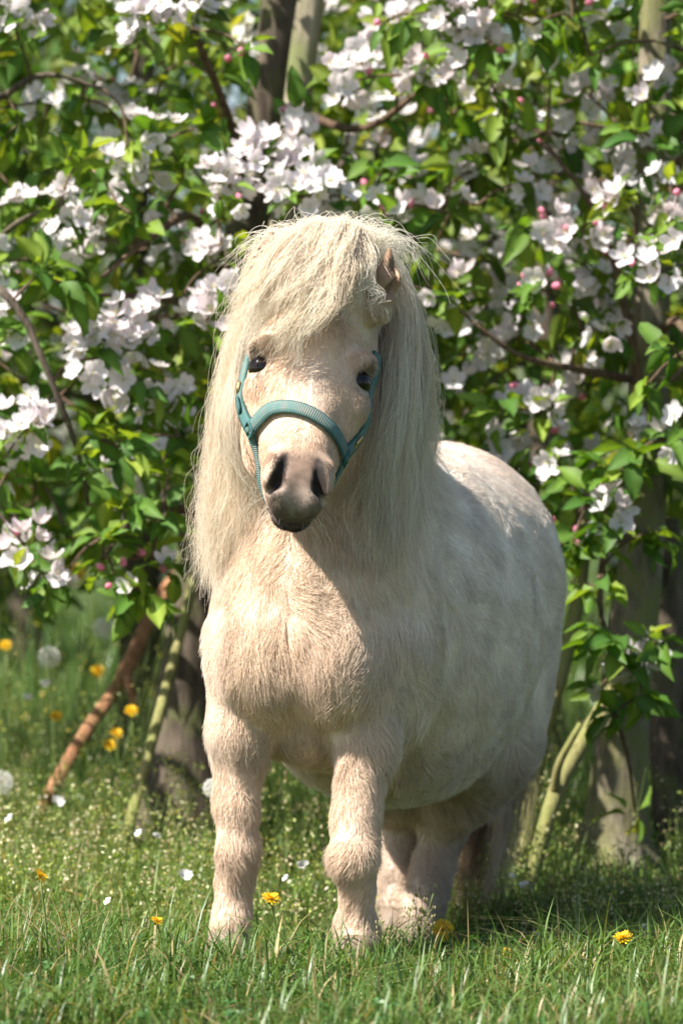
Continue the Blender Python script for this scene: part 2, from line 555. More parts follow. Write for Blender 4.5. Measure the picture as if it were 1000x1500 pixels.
def head_coord(P): return (P - HO) @ HM.T
def sstep(a, b, x):
    t = np.clip((x - a) / (b - a), 0, 1)
    return t * t * (3 - 2 * t)

CREAM = np.array([0.79, 0.645, 0.505]); WHITE = np.array([0.87, 0.79, 0.715]); TAN = np.array([0.50, 0.375, 0.28])
PINK = np.array([0.70, 0.53, 0.43]); GREY = np.array([0.165, 0.125, 0.115]); DARK = np.array([0.02, 0.015, 0.013])

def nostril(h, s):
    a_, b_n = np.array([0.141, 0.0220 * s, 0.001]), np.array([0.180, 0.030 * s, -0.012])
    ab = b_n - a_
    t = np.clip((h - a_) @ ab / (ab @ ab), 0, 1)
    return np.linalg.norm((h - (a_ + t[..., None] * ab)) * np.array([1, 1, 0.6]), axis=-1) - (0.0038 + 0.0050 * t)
def coat_colour(P, hair=True):
    h = head_coord(P)
    a, b, c = h[..., 0], h[..., 1], h[..., 2]
    u = (P - P0) @ UB; v = (P - P0) @ VR; z = P[..., 2]
    n1 = W1(P, 16)[..., None]; n2 = W2(P, 38)[..., None]; n3 = W3(P, 70)[..., None]
    col = np.broadcast_to(CREAM, P.shape).copy()
    def mix(c2, w):
        nonlocal col
        w = np.clip(w, 0, 1)
        if w.ndim == P.ndim - 1: w = w[..., None]
        col = col * (1 - w) + c2 * w
    mix(WHITE, sstep(0.10, 0.40, u)[..., None] * (0.78 + 0.15 * n1))                       # pale barrel and rump
    mix(WHITE, sstep(0.06, 0.16, np.abs(v + 0.0)) * 0.55 * sstep(0.2, 0.35, z))             # pale shoulders
    mix(TAN, (sstep(0.2, 1.0, n2[..., 0]) * 0.60 * sstep(0.28, 0.36, z) * (1 - sstep(0.48, 0.62, z)) * (1 - sstep(0.15, 0.3, u))))
    mix(TAN, sstep(0.3, 1.2, n1[..., 0] + 0.4 * n2[..., 0]) * 0.15 * sstep(0.25, 0.4, u))
    mix(PINK, sstep(0.5, 1.2, W4(P, 22)) * 0.2)
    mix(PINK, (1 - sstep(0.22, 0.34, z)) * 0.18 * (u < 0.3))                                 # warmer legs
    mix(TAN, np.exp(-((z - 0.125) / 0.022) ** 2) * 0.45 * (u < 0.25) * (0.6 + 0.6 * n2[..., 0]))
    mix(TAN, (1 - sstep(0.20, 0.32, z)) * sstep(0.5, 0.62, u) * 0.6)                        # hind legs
    # head
    hw = 1 - sstep(0.0, 0.03, np.maximum(np.abs(b) - 0.10, np.maximum(c - 0.05, -0.20 - c)))
    hw = hw * sstep(-0.15, -0.10, a) * (1 - sstep(0.27, 0.30, a))
    hc = np.broadcast_to(np.array([0.76, 0.575, 0.425]), P.shape).copy()
    def hmix(c2, w):
        nonlocal hc
        w = np.clip(w, 0, 1)[..., None]
        hc = hc * (1 - w) + c2 * w
    hmix(np.array([0.80, 0.70, 0.60]), np.exp(-((b + 0.0) / 0.03) ** 2 - ((a - 0.045) / 0.05) ** 2) * 0.5)
    hmix(np.array([0.62, 0.40, 0.27]), np.exp(-((a - 0.115) / 0.03) ** 2) * 0.35)
    hmix(np.array([0.120, 0.072, 0.053]), sstep(0.108, 0.145, a + 0.010 * n2[..., 0]) * np.exp(-(b / 0.042) ** 4) * (0.88 + 0.1 * n3[..., 0]))
    hmix(GREY * 0.5, sstep(0.118, 0.148, a + 0.006 * n3[..., 0]) * np.exp(-((np.abs(b) - 0.026) / 0.012) ** 2) * 0.6)
    hmix(np.array([0.45, 0.33, 0.27]), sstep(0.14, 0.17, a) * sstep(0.036, 0.046, np.abs(b)) * 0.6)
    hmix(np.array([0.38, 0.30, 0.25]), np.exp(-((a - 0.200) / 0.017) ** 2 - (b / 0.032) ** 2) * (c > -0.069) * 0.9)
    hmix(np.array([0.12, 0.10, 0.085]), np.exp(-((a - 0.212) / 0.010) ** 2 - (b / 0.016) ** 2) * (c > -0.069) * 0.6)
    hmix(np.array([0.075, 0.055, 0.048]), sstep(0.150, 0.17, a) * (1 - sstep(-0.073, -0.067, c)) * 0.92)
    spk = np.clip(1 + 0.22 * W1(P, 160) + 0.20 * W2(P, 330) + 0.16 * W4(P, 620), 0.45, 1.6)
    mz = sstep(0.115, 0.15, a)[..., None]
    hc = hc * (1 - mz) + hc * spk[..., None] * mz
    for s in (-1, 1):                                    # dark skin round the eyes
        hmix(np.array([0.10, 0.07, 0.06]), np.exp(-(((a - EA) / 0.021) ** 2 + ((b - 0.078 * s) / 0.018) ** 2 + ((c + 0.022) / 0.0155) ** 2)) * 1.3)
    w = hw[..., None]
    col = col * (1 - w) + hc * w
    # ears: tan outside
    ed = ear_d(P)
    mix(np.array([0.44, 0.285, 0.18]), (1 - sstep(0.019, 0.026, ed)) * 0.95)
    mix(np.array([0.17, 0.10, 0.06]), (1 - sstep(0.007, 0.012, ed)) * 0.7)
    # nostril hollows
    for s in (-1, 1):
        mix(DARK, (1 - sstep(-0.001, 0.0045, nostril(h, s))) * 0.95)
    return np.clip(col, 0.01, 0.9)

M_skin, nt, out = new_mat('pony_skin')
at_ = nt.nodes.new('ShaderNodeAttribute'); at_.attribute_name = 'Col'
b_ = pbsdf(nt, 0.7, 0.25)
nz = nt.nodes.new('ShaderNodeTexNoise'); nz.inputs['Scale'].default_value = 900; nz.inputs['Detail'].default_value = 3
tc = nt.nodes.new('ShaderNodeTexCoord'); nt.links.new(tc.outputs['Object'], nz.inputs['Vector'])
bp = nt.nodes.new('ShaderNodeBump'); bp.inputs['Strength'].default_value = 0.25; bp.inputs['Distance'].default_value = 0.001
nt.links.new(nz.outputs[0], bp.inputs['Height']); nt.links.new(bp.outputs[0], b_.inputs['Normal'])
nt.links.new(at_.outputs['Color'], b_.inputs['Base Color']); nt.links.new(b_.outputs[0], out.inputs[0])
M_coat = hair_mat('pony_coat', 0.30, 0.2, 0.5)
M_mane = hair_mat('pony_mane', 0.42, 0.35, 0.4)
M_lash = plain('dark_lash', (0.03, 0.02, 0.015), 0.5)
M_eye = plain('eye_gloss', (0.010, 0.006, 0.004), 0.16, 0.4)
M_hoof = plain('hoof_horn', (0.20, 0.15, 0.11), 0.6, 0.3, var=0.3, vscale=120)

pony = empty('pony', (-0.06, 0.05, gz(-0.06, 0.05)))
tag(pony, 'small cream shaggy-maned pony standing in the grass wearing a teal halter', 'pony')
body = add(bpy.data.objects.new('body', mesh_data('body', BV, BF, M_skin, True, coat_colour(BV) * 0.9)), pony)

# hooves: flared horn capsules under each leg
for hx, hy in hoofs:
    g = gz(hx, hy)
    mb = MB()
    mb.tube([(hx, hy - 0.008, g - 0.004), (hx, hy - 0.004, g + 0.012), (hx, hy + 0.002, g + 0.030), (hx, hy + 0.006, g + 0.042)], [0.036, 0.035, 0.0305, 0.026], 18)
    mb.build('hoof', M_hoof, pony)

# eyes
def ball(c, r, nu=20, nv=14, M=None, sq=(1, 1, 1)):
    th = np.linspace(0, np.pi, nv); ph = np.linspace(0, 2 * np.pi, nu, endpoint=False)
    T, Pp = np.meshgrid(th, ph, indexing='ij')
    V = np.stack([np.sin(T) * np.cos(Pp) * sq[0], np.sin(T) * np.sin(Pp) * sq[1], np.cos(T) * sq[2]], -1).reshape(-1, 3) * r
    if M is not None: V = V @ np.asarray(M)
    i = np.arange(nv - 1)[:, None] * nu; j = np.arange(nu)[None]
    F = np.stack([i + j, i + nu + j, i + nu + (j + 1) % nu, i + (j + 1) % nu], -1).reshape(-1, 4)
    return V + np.asarray(c), F
for s in (-1, 1):
    mb = MB()
    mb.put(*ball(H(EA, 0.0645 * s, -0.036), 0.0200, 24, 16))
    mb.build('eye', M_eye, pony)

# ---- short coat
tri = np.concatenate([BF[:, [0, 1, 2]], BF[:, [0, 2, 3]]])
ta, tb_, tcx = BV[tri[:, 0]], BV[tri[:, 1]], BV[tri[:, 2]]
area = np.linalg.norm(np.cross(tb_ - ta, tcx - ta), axis=1) / 2
cen = (ta + tb_ + tcx) / 3
cn = norm(np.cross(tb_ - ta, tcx - ta))
face_cam = (cn * norm(np.array([0, -5.5, 0.65]) - cen)).sum(1)
hc_ = head_coord(cen)
is_head = (hc_[:, 0] > -0.16) & (hc_[:, 0] < 0.27) & (np.abs(hc_[:, 1]) < 0.115) & (hc_[:, 2] > -0.19) & (hc_[:, 2] < 0.03)
wgt = area * np.where(face_cam > -0.35, 1.0, 0.3) * np.where(is_head, np.where(hc_[:, 0] > 0.12, 4.5, 2.6), 1.0)
wgt *= np.where(cen[:, 2] < 0.3, 1.2, 1.0)
N_COAT = 330000
pick = RNG.choice(len(tri), N_COAT, p=wgt / wgt.sum())
r1 = np.sqrt(RNG.random(N_COAT))[:, None]; r2 = RNG.random(N_COAT)[:, None]
ba, bb, bc = 1 - r1, r1 * (1 - r2), r1 * r2
RP = ta[pick] * ba + tb_[pick] * bb + tcx[pick] * bc
RN = norm(BN[tri[pick, 0]] * ba + BN[tri[pick, 1]] * bb + BN[tri[pick, 2]] * bc)
hp = head_coord(RP)
u = (RP - P0) @ UB; v = (RP - P0) @ VR; z = RP[:, 2]
hd = is_head[pick]
# which way the coat lies
flow = np.zeros_like(RP)
bw = sstep(0.05, 0.30, u)[:, None]
flow += bw * (UB * 0.75 + np.array([0, 0, -0.65])) + (1 - bw) * (np.array([0, 0.05, -1.0]) + UB * 0.1)
flow += VR * (np.sign(v) * 0.25 * (1 - sstep(0.05, 0.2, u)))[:, None] * (z > 0.3)[:, None]
flow = np.where(hd[:, None], HM[0] * 0.9 - HM[2] * 0.2 + HM[1] * (np.sign(hp[:, 1]) * 0.35)[:, None], flow)
eary = ear_d(RP) < 0.021
flow = np.where(eary[:, None], -HM[0], flow)
sw = np.stack([W1(RP, 45), W2(RP, 45), W3(RP, 45)], -1) * 0.60 + np.stack([W2(RP, 140), W3(RP, 140), W1(RP, 140)], -1) * 0.42
sw[hd] *= 0.5
flow = norm(flow) + sw + RNG.normal(size=RP.shape) * 0.22
flow = norm(flow - RN * (flow * RN).sum(1, keepdims=True))
ln = np.full(N_COAT, 0.017)
ln = np.where(u < 0.12, 0.018, ln)                                                # chest
ln = np.where((u < 0.15) & (z < 0.47) & (z > 0.26), 0.026, ln)                      # shaggy breast
ln = np.where(z < 0.27, np.where(u < 0.3, 0.018, 0.016), ln)                        # legs
ln = np.where((z < 0.27) & (u > 0.25) & (z > 0.15), 0.026, ln)                      # belly
ln = np.where(hd, 0.0095, ln)
jaw = hd & (hp[:, 2] < -0.12)
ln = np.where(jaw, 0.020, ln)
muz = sstep(0.11, 0.165, hp[:, 0]) * hd
ln = np.where(eary, 0.005, ln)
ln = ln * (1 - 0.45 * muz)
ln *= RNG.uniform(0.6, 1.25, N_COAT) * (1 + 0.25 * W4(RP, 60))
lift = 0.24 + 0.16 * W2(RP, 75) + 0.10 * RNG.random(N_COAT)
lift = np.where(hd, 0.20, lift)
lift = np.clip(lift, 0.08, 0.6)
ln = np.maximum(ln, 0.0015)
# bare places: nostrils, mouth, eyes
bare = np.zeros(N_COAT, bool)
for s in (-1, 1):
    q = 1 + nostril(hp, s) * 300
    bare |= q < 1
    q = np.sqrt(((hp[:, 0] - EA) / 0.021) ** 2 + ((hp[:, 1] - 0.080 * s) / 0.021) ** 2 + ((hp[:, 2] + 0.022) / 0.0155) ** 2)
    bare |= q < 1
bare |= hd & (hp[:, 0] > 0.185) & (np.abs(hp[:, 2] + 0.071) < 0.005)
bare |= z < 0.012 + ground_z(RP[:, 0], RP[:, 1])
keep = ~bare
t = np.linspace(0, 1, 4)[None, :, None]
RPk, RNk, fl, lk, lf = RP[keep], RN[keep], flow[keep], ln[keep][:, None, None], lift[keep][:, None, None]
grav = np.array([0, 0, -1.0])
P = RPk[:, None] - RNk[:, None] * 0.0008 + lk * (t * (1 - 0.15 * lf) * fl[:, None] + RNk[:, None] * lf * (t * 1.5 - 0.75 * t ** 2) + grav * 0.10 * t ** 2)
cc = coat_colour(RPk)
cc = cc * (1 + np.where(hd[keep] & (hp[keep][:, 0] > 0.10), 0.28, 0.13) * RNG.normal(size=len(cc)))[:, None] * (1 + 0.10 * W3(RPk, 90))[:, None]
wh = (RNG.random(len(cc)) < 0.12 * (hp[keep][:, 0] < 0.12)) & ~eary[keep]
cc[wh] = cc[wh] * 0.35 + np.array([0.82, 0.78, 0.72]) * 0.65
rad = np.where(hd[keep], 0.00027, 0.00034) * RNG.uniform(0.8, 1.2, len(cc))
hair('coat', P, rad, rad * 0.25, cc, M_coat, pony)
# ---- long hair
def locks(guides, n, nclump, K=14, loose=0.010, frizz=0.0025, cut=(0.72, 1.04), off=(0.002, 0.022), seed=0, tip_flare=1.6):
    """strands between neighbouring guides (lists of (px, py, y)), gathered in locks, kept outside the body"""
    rg = np.random.default_rng(seed)
    G = np.stack([spline([at(*p) for p in g], 24) for g in guides])            # (g,24,3)
    def interp(w):
        i = np.clip(w.astype(int), 0, len(G) - 2); f = (w - i)[:, None, None]
        return G[i] * (1 - f) + G[i + 1] * f
    cw = rg.uniform(0, len(G) - 1, nclump)
    cl = rg.integers(0, nclump, n)
    base = interp(np.clip(cw[cl] + rg.normal(size=n) * 0.13, 0, len(G) - 1 - 1e-4))
    t = np.linspace(0, 1, 24)[None, :, None]
    coff = rg.normal(size=(nclump, 1, 3)) * loose
    cph = rg.uniform(0, 6.28, (nclump, 1, 3)); cfr = rg.uniform(4, 13, (nclump, 1, 3)); cam_ = rg.uniform(0.2, 0.95, (nclump, 1, 3)) * loose
    P = base + (coff * (0.35 + t * tip_flare) + cam_ * np.sin(cph + cfr * t) * (0.2 + t))[cl]
    so = rg.normal(size=(n, 1, 3)) * loose * 0.55
    P = P + so * (1.0 - rg.uniform(0.2, 0.85, (n, 1, 1)) * t)
    fp = rg.uniform(0, 6.28, (n, 1, 3)); ff = rg.uniform(6, 20, (n, 1, 3))
    wild = np.where(rg.random((n, 1, 1)) < 0.22, 3.2, 1.0)
    P = P + frizz * wild * (np.sin(fp + ff * t) + 0.6 * np.sin(fp * 2 + ff * 2.3 * t)) * t ** 0.8
    ct = (cut[1] - (cut[1] - cut[0]) * rg.random(n) ** 1.4) * (0.78 + 0.22 * rg.random(nclump)[cl] ** 0.6)
    tt = np.linspace(0, 1, K)[None] * ct[:, None] * 22.9
    i = np.clip(tt.astype(int), 0, 22); f = (tt - i)[..., None]
    r_ = np.arange(n)[:, None]
    P = P[r_, i] * (1 - f) + P[r_, i + 1] * f
    o = rg.uniform(*off, n)[:, None] * np.ones((1, K))
    o[:, 0] = -0.004
    sh = P.shape
    P = FD.push(P.reshape(-1, 3), o.ravel(), 4).reshape(sh)
    return P, cl

def clear_of_ear(P):
    # hair that would hang in front of the upright ear is tucked behind it: those strands are left out
    e0, e1, e2 = EARS[1]
    ab = e2 - e0
    t = np.clip((P - e0) @ ab / (ab @ ab), 0.5, 1.0)
    q = P - (e0 + t[..., None] * ab)
    return ~((np.abs(q[..., 0] - 0.004) < 0.014) & (np.abs(q[..., 2]) < 0.012) & (q[..., 1] < 0.012)).any(1)

def mane_col(n, cl, base, seed, spread=0.13, alt=None):
    rg = np.random.default_rng(seed)
    k = cl.max() + 1
    c = np.broadcast_to(base, (n, 3)) * (1 + spread * rg.normal(size=(k, 1)))[cl] * (1 + 0.10 * rg.normal(size=(n, 1)))
    if alt is not None:
        w = (np.clip(rg.normal(size=(k, 1)) * 0.4 + 0.25, 0, 0.9))[cl]
        c = c * (1 - w) + alt * w
        w = (np.where(rg.random((k, 1)) < 0.2, rg.uniform(0.2, 0.55, (k, 1)), 0))[cl]
        c = c * (1 - w) + np.array([0.56, 0.42, 0.28]) * w
    return c

STRAW = np.array([0.81, 0.70, 0.55]); PALE = np.array([0.88, 0.83, 0.73]); BROWN = np.array([0.29, 0.195, 0.13])
left = [[(446, 358, -.03), (404, 430, -.04), (378, 520, .0), (367, 620, .03), (358, 700, .05), (342, 775, .06)],
        [(456, 342, .0), (392, 420, .02), (362, 530, .04), (348, 640, .06), (340, 730, .07), (328, 810, .08)],
        [(464, 334, .05), (392, 405, .07), (358, 500, .09), (336, 640, .10), (329, 730, .11), (322, 830, .11)],
        [(471, 336, .12), (412, 410, .15), (368, 520, .16), (345, 640, .17), (336, 740, .17), (330, 820, .16)]]
right = [[(506.6, 348, .075), (570, 440, .085), (570, 530, .05), (549, 640, .02), (542, 740, .02), (549, 830, .02)],
         [(506.6, 340, .085), (570, 420, .10), (584, 530, .07), (572, 650, .05), (558, 740, .05), (562, 845, .05)],
         [(502.6, 334, .09), (568, 405, .10), (598, 510, .10), (590, 610, .10), (576, 700, .10), (568, 780, .09)],
         [(492.6, 336, .13), (564, 412, .16), (602, 510, .16), (603, 585, .16), (589, 650, .15), (578, 700, .15)]]
Pl, cl = locks(left, 13000, 230, seed=1, loose=0.0108, frizz=0.0050, cut=(0.35, 1.08), tip_flare=1.3)
c_l = mane_col(len(Pl), cl, STRAW, 2, alt=PALE)
Pr, cr = locks(right, 13000, 230, seed=3, loose=0.0108, frizz=0.0050, cut=(0.35, 1.08), tip_flare=1.3)
c_r = mane_col(len(Pr), cr, STRAW, 4, alt=PALE)
# the crest behind the poll, falling to both sides of the neck down to the withers
back = []
for s in (-1, 1):
    g = []
    for q in np.linspace(0, 0.55, 4):
        r0_ = POLL * (1 - q) + B(0.27, 0, 0.70) * q + np.array([0, 0.05, 0.06 * (1 - q)])
        px = lambda p: (500 + p[0] * 5830 / (p[1] + 5.5), 710 - (p[2] - 0.65) * 5830 / (p[1] + 5.5), p[1])
        g.append([px(r0_), px(r0_ + np.array([0.075 * s, 0.02, -0.03])), px(r0_ + np.array([0.10 * s, 0.03, -0.11])), px(r0_ + np.array([0.105 * s, 0.03, -0.18]))])
    back.append(g)
Pb = [locks(g, 3500, 80, seed=8 + i, loose=0.012, K=14) for i, g in enumerate(back)]
mane_P = np.concatenate([Pl, Pr] + [p for p, _ in Pb])
mane_c = np.concatenate([c_l, c_r] + [mane_col(len(p), c, STRAW, 20 + i, alt=PALE) for i, (p, c) in enumerate(Pb)])
ok = clear_of_ear(mane_P)
mane_P, mane_c = mane_P[ok], mane_c[ok]
hair('mane', mane_P, 0.00030, 0.00010, mane_c, M_mane, pony)
fore = [[(440, 347, -.01), (400, 385, -.08), (372, 430, -.11), (352, 478, -.11)],
        [(460, 337, -.01), (432, 388, -.10), (398, 445, -.13), (364, 505, -.135)],
        [(488, 333, -.01), (466, 388, -.11), (432, 448, -.145), (398, 506, -.15)],
        [(510, 336, -.01), (497, 390, -.11), (470, 440, -.14), (440, 492, -.15)],
        [(522, 341, -.01), (520, 385, -.09), (510, 420, -.12), (494, 458, -.13)],
        [(524, 346, -.01), (533, 385, -.07), (540, 420, -.08), (543, 455, -.09)]]
Pf, cf = locks(fore, 3300, 52, K=12, loose=0.0100, frizz=0.0034, cut=(0.3, 1.10), off=(0.002, 0.016), seed=5)
# flyaway fluff on the crown
nf = 2600
rg = np.random.default_rng(6)
root = np.stack([rg.normal(486, 34, nf), rg.normal(352, 9, nf), rg.uniform(-0.02, 0.10, nf)], -1)
r3 = np.stack([at(*p) for p in root])
sdx = (root[:, 0] - 486) / 34
dirv = norm(np.stack([sdx * 0.8 + rg.normal(size=nf) * 0.55, rg.normal(size=nf) * 0.5, 0.55 + 0.35 * np.abs(rg.normal(size=nf))], -1))
L_ = np.minimum(rg.gamma(2.2, 0.016, nf) + 0.018, 0.095)[:, None, None]
t = np.linspace(0, 1, 14)[None, :, None]
curl = rg.normal(size=(nf, 1, 3)) * 0.35
Pz = r3[:, None] + L_ * (dirv[:, None] * t * (1 - 0.25 * t) + curl * t ** 2 * 0.8 + 0.07 * np.sin(rg.uniform(0, 6.28, (nf, 1, 3)) + 8 * t) * t + np.array([0, 0, -0.85]) * t ** 2.2)
Pf = spline(Pf, 14)
fr = np.concatenate([Pf, Pz])
fc = np.concatenate([mane_col(len(Pf), cf, np.array([0.85, 0.755, 0.61]), 7, alt=PALE), np.broadcast_to(np.array([0.84, 0.78, 0.66]), (nf, 3))])
ok = clear_of_ear(fr)
fr, fc = fr[ok], fc[ok]
hair('forelock', fr, 0.00033, 0.00011, fc, M_mane, pony)
# tail
tl = []
for q in (-1, -0.35, 0.35, 1):
    r0_ = B(0.85, 0.02 * q, 0.58)
    pts = [r0_, r0_ + UB * 0.07 + VR * 0.03 * q + np.array([0, 0, -0.02]), B(0.94, 0.055 * q, 0.38), B(0.93, 0.06 * q - 0.015, 0.16), B(0.91, 0.055 * q - 0.035, -0.035)]
    tl.append([(500 + p[0] * 5830 / (p[1] + 5.5), 710 - (p[2] - 0.65) * 5830 / (p[1] + 5.5), p[1]) for p in pts])
Pt, ct_ = locks(tl, 5200, 80, K=14, loose=0.013, cut=(0.8, 1.02), seed=9, off=(0.0, 0.02))
hair('tail', Pt, 0.00035, 0.00014, mane_col(len(Pt), ct_, BROWN, 10, 0.18, STRAW), M_mane, pony)
# whiskers and lashes
wp = []
rg = np.random.default_rng(12)
for i in range(46):
    s = 1 if i % 3 else -1
    b_w = 0.030 * s + rg.normal() * 0.006
    p = FD.stick(H(rg.uniform(0.155, 0.20), b_w, rg.uniform(-0.09, -0.055))[None], 0.0)[0]
    d = norm(FD.grad(p[None])[0] + np.array([0.25 * s, -0.1, -0.55]) + rg.normal(size=3) * 0.25)
    l = rg.uniform(0.015, 0.05)
    tt = np.linspace(0, 1, 8)[:, None]
    wp.append(p + d * l * tt + np.array([0, 0, -0.3]) * l * tt ** 2)
hair('whiskers', np.array(wp), 0.00022, 0.00006, np.broadcast_to([0.75, 0.68, 0.58], (len(wp), 3)), M_mane, pony)
for s in (-1, 1):
    lp = []
    for q in np.linspace(-1, 1, 18):
        p = H(EA - 0.007 + 0.016 * q, (0.079 - 0.004 * q * q) * s, -0.012 - 0.004 * q)
        d = norm(HM[1] * 0.75 * s + HM[2] * 0.55 + HM[0] * (0.55 + 0.25 * q) + rg.normal(size=3) * 0.10)
        l = rg.uniform(0.011, 0.018)
        tt = np.linspace(0, 1, 8)[:, None]
        lp.append(p + d * l * tt + np.array([0, 0, -0.35]) * l * tt ** 2)
    hair('eyelashes', np.array(lp), 0.00032, 0.00012, np.broadcast_to([0.05, 0.035, 0.03], (len(lp), 3)), M_mane, pony)

# ------------------------------------------------------------------ halter
def web_mat(name, col):
    m, nt, out = new_mat(name)
    at_ = nt.nodes.new('ShaderNodeAttribute'); at_.attribute_name = 'strip'
    sp = nt.nodes.new('ShaderNodeSeparateXYZ'); nt.links.new(at_.outputs['Vector'], sp.inputs[0])
    def sine(f, src):
        a = nt.nodes.new('ShaderNodeMath'); a.operation = 'MULTIPLY'; a.inputs[1].default_value = f
        b = nt.nodes.new('ShaderNodeMath'); b.operation = 'SINE'
        nt.links.new(src, a.inputs[0]); nt.links.new(a.outputs[0], b.inputs[0])
        return b.outputs[0]
    s1 = sine(2 * math.pi / 0.0030, sp.outputs[0]); s2 = sine(2 * math.pi / 0.0034, sp.outputs[1])
    ad = nt.nodes.new('ShaderNodeMath'); ad.operation = 'MULTIPLY_ADD'; ad.inputs[1].default_value = 0.35
    nt.links.new(s2, ad.inputs[0]); nt.links.new(s1, ad.inputs[2])
    bp = nt.nodes.new('ShaderNodeBump'); bp.inputs['Strength'].default_value = 0.5; bp.inputs['Distance'].default_value = 0.0008
    nt.links.new(ad.outputs[0], bp.inputs['Height'])
    tc = nt.nodes.new('ShaderNodeTexCoord')
    nz = nt.nodes.new('ShaderNodeTexNoise'); nz.inputs['Scale'].default_value = 55; nz.inputs['Detail'].default_value = 6
    nt.links.new(tc.outputs['Object'], nz.inputs['Vector'])
    rp = nt.nodes.new('ShaderNodeValToRGB')
    rp.color_ramp.elements[0].position = 0.35; rp.color_ramp.elements[0].color = (*col, 1)
    rp.color_ramp.elements[1].position = 0.75; rp.color_ramp.elements[1].color = (col[0] * 1.9 + 0.05, col[1] * 1.05, col[2] * 0.95, 1)
    nt.links.new(nz.outputs[0], rp.inputs[0])
    b = pbsdf(nt, 0.7, 0.25)
    nt.links.new(rp.outputs[0], b.inputs['Base Color']); nt.links.new(bp.outputs[0], b.inputs['Normal'])
    nt.links.new(b.outputs[0], out.inputs[0])
    return m
M_web = web_mat('teal_webbing', (0.078, 0.190, 0.182))
M_cord = plain('dark_teal_cord', (0.045, 0.120, 0.115), 0.7, 0.2, var=0.4, vscale=300)
M_brass = plain('worn_brass', (0.60, 0.42, 0.20), 0.3, 0.5, metal=0.9)

def strap(name, hpts, width, parent, off=0.0055, n=48, thick=0.0032):
    P = spline([H(*p) for p in hpts], n)
    P = FD.stick(P, off, 10)
    for _ in range(4):
        P[1:-1] = 0.25 * P[:-2] + 0.5 * P[1:-1] + 0.25 * P[2:]
    d = FD.sample(P); P += FD.grad(P) * np.maximum(off - d, 0)[:, None]
    T = norm(np.gradient(P, axis=0)); N = norm(FD.grad(P, 0.012) + HM[2] * 0.45)
    for _ in range(6):
        N[1:-1] = norm(N[:-2] + 2 * N[1:-1] + N[2:])
    N = norm(N - T * (N * T).sum(1, keepdims=True)); S = np.cross(T, N)
    w = width / 2
    prof = [(-w, 0), (-w * 0.96, thick * 0.8), (-w * 0.5, thick), (0, thick * 1.1), (w * 0.5, thick), (w * 0.96, thick * 0.8), (w, 0), (w * 0.9, -thick * 0.4), (-w * 0.9, -thick * 0.4)]
    m = len(prof)
    V = np.stack([P + S * a + N * b for a, b in prof], 1).reshape(-1, 3)
    s = np.concatenate([[0], np.cumsum(np.linalg.norm(np.diff(P, axis=0), axis=1))])
    uv = np.stack([np.repeat(s, m), np.tile([a for a, _ in prof], n)], -1)
    i = np.arange(n - 1)[:, None] * m; j = np.arange(m)[None]
    F = np.stack([i + j, i + (j + 1) % m, i + m + (j + 1) % m, i + m + j], -1).reshape(-1, 4)
    caps = np.array([list(range(m))[::-1], [(n - 1) * m + q for q in range(m)]])
    o = add(bpy.data.objects.new(name, mesh_data(name, V, [F, caps], M_web, True, None, uv)), parent)
    for e in (-1, 1):                                     # twisted cord along both edges
        Q = spline(P + S * (w * e) + N * 0.0008, n * 5)
        mb = MB(); mb.tube(Q, 0.0017 * (1 + 0.30 * np.sin(np.arange(len(Q)) * 1.55)), 6)
        mb.build('piping', M_cord, o)
    return P, T, N, S

halter = empty('halter', H(0.09, 0, 0.0))
tag(halter, 'worn teal webbing halter buckled around the pony\'s head', 'halter')
LR = (0.068, -0.056, -0.058); RR = (0.096, 0.056, -0.056)
strap('noseband', [LR, (0.062, -0.048, -0.020), (0.066, -0.024, 0.0), (0.072, 0.0, 0.004), (0.080, 0.026, 0.0), (0.088, 0.048, -0.022), RR], 0.0165, halter, n=64)
strap('chin_strap', [LR, (0.095, -0.060, -0.080), (0.130, -0.046, -0.100), (0.150, 0, -0.122), (0.148, 0.040, -0.105), (0.125, 0.055, -0.080), RR], 0.0165, halter, n=56)
Lc = strap('cheek_strap', [LR, (0.036, -0.076, -0.064), (0.0, -0.086, -0.068), (-0.04, -0.088, -0.082), (-0.10, -0.070, -0.105)], 0.0185, halter, n=48)
Rc = strap('cheek_strap', [RR, (0.065, 0.070, -0.066), (0.035, 0.082, -0.072), (-0.01, 0.090, -0.074), (-0.06, 0.088, -0.090), (-0.11, 0.066, -0.105)], 0.0185, halter, n=56)
# square joining loops, buckle and ring
def loop(name, hp_, r, mat, tr=0.0022, sq=1.0, parent=halter):
    p = FD.stick(H(*hp_)[None], 0.0085, 8)[0]
    N = FD.grad(p[None], 0.012)[0]; e1 = norm(np.cross(N, HM[0])); e2 = np.cross(N, e1)
    a = np.linspace(0, 2 * np.pi, 25)
    k = 1.0 / (np.abs(np.cos(a)) ** 5 + np.abs(np.sin(a)) ** 5) ** 0.2
    Q = p + (r * k * np.cos(a))[:, None] * e1 + (r * sq * k * np.sin(a))[:, None] * e2
    mb = MB(); mb.tube(Q, tr, 8, cap=False); return mb.build(name, mat, parent)
loop('joining_loop', LR, 0.0095, M_cord)
loop('joining_loop', RR, 0.0095, M_cord)
loop('buckle', (0.030, -0.078, -0.064), 0.0092, M_cord, 0.0020, 1.3)
loop('brass_ring', (0.004, -0.0855, -0.067), 0.0072, M_brass, 0.0022)
loop('brass_ring', (0.058, 0.0720, -0.067), 0.0072, M_brass, 0.0020)
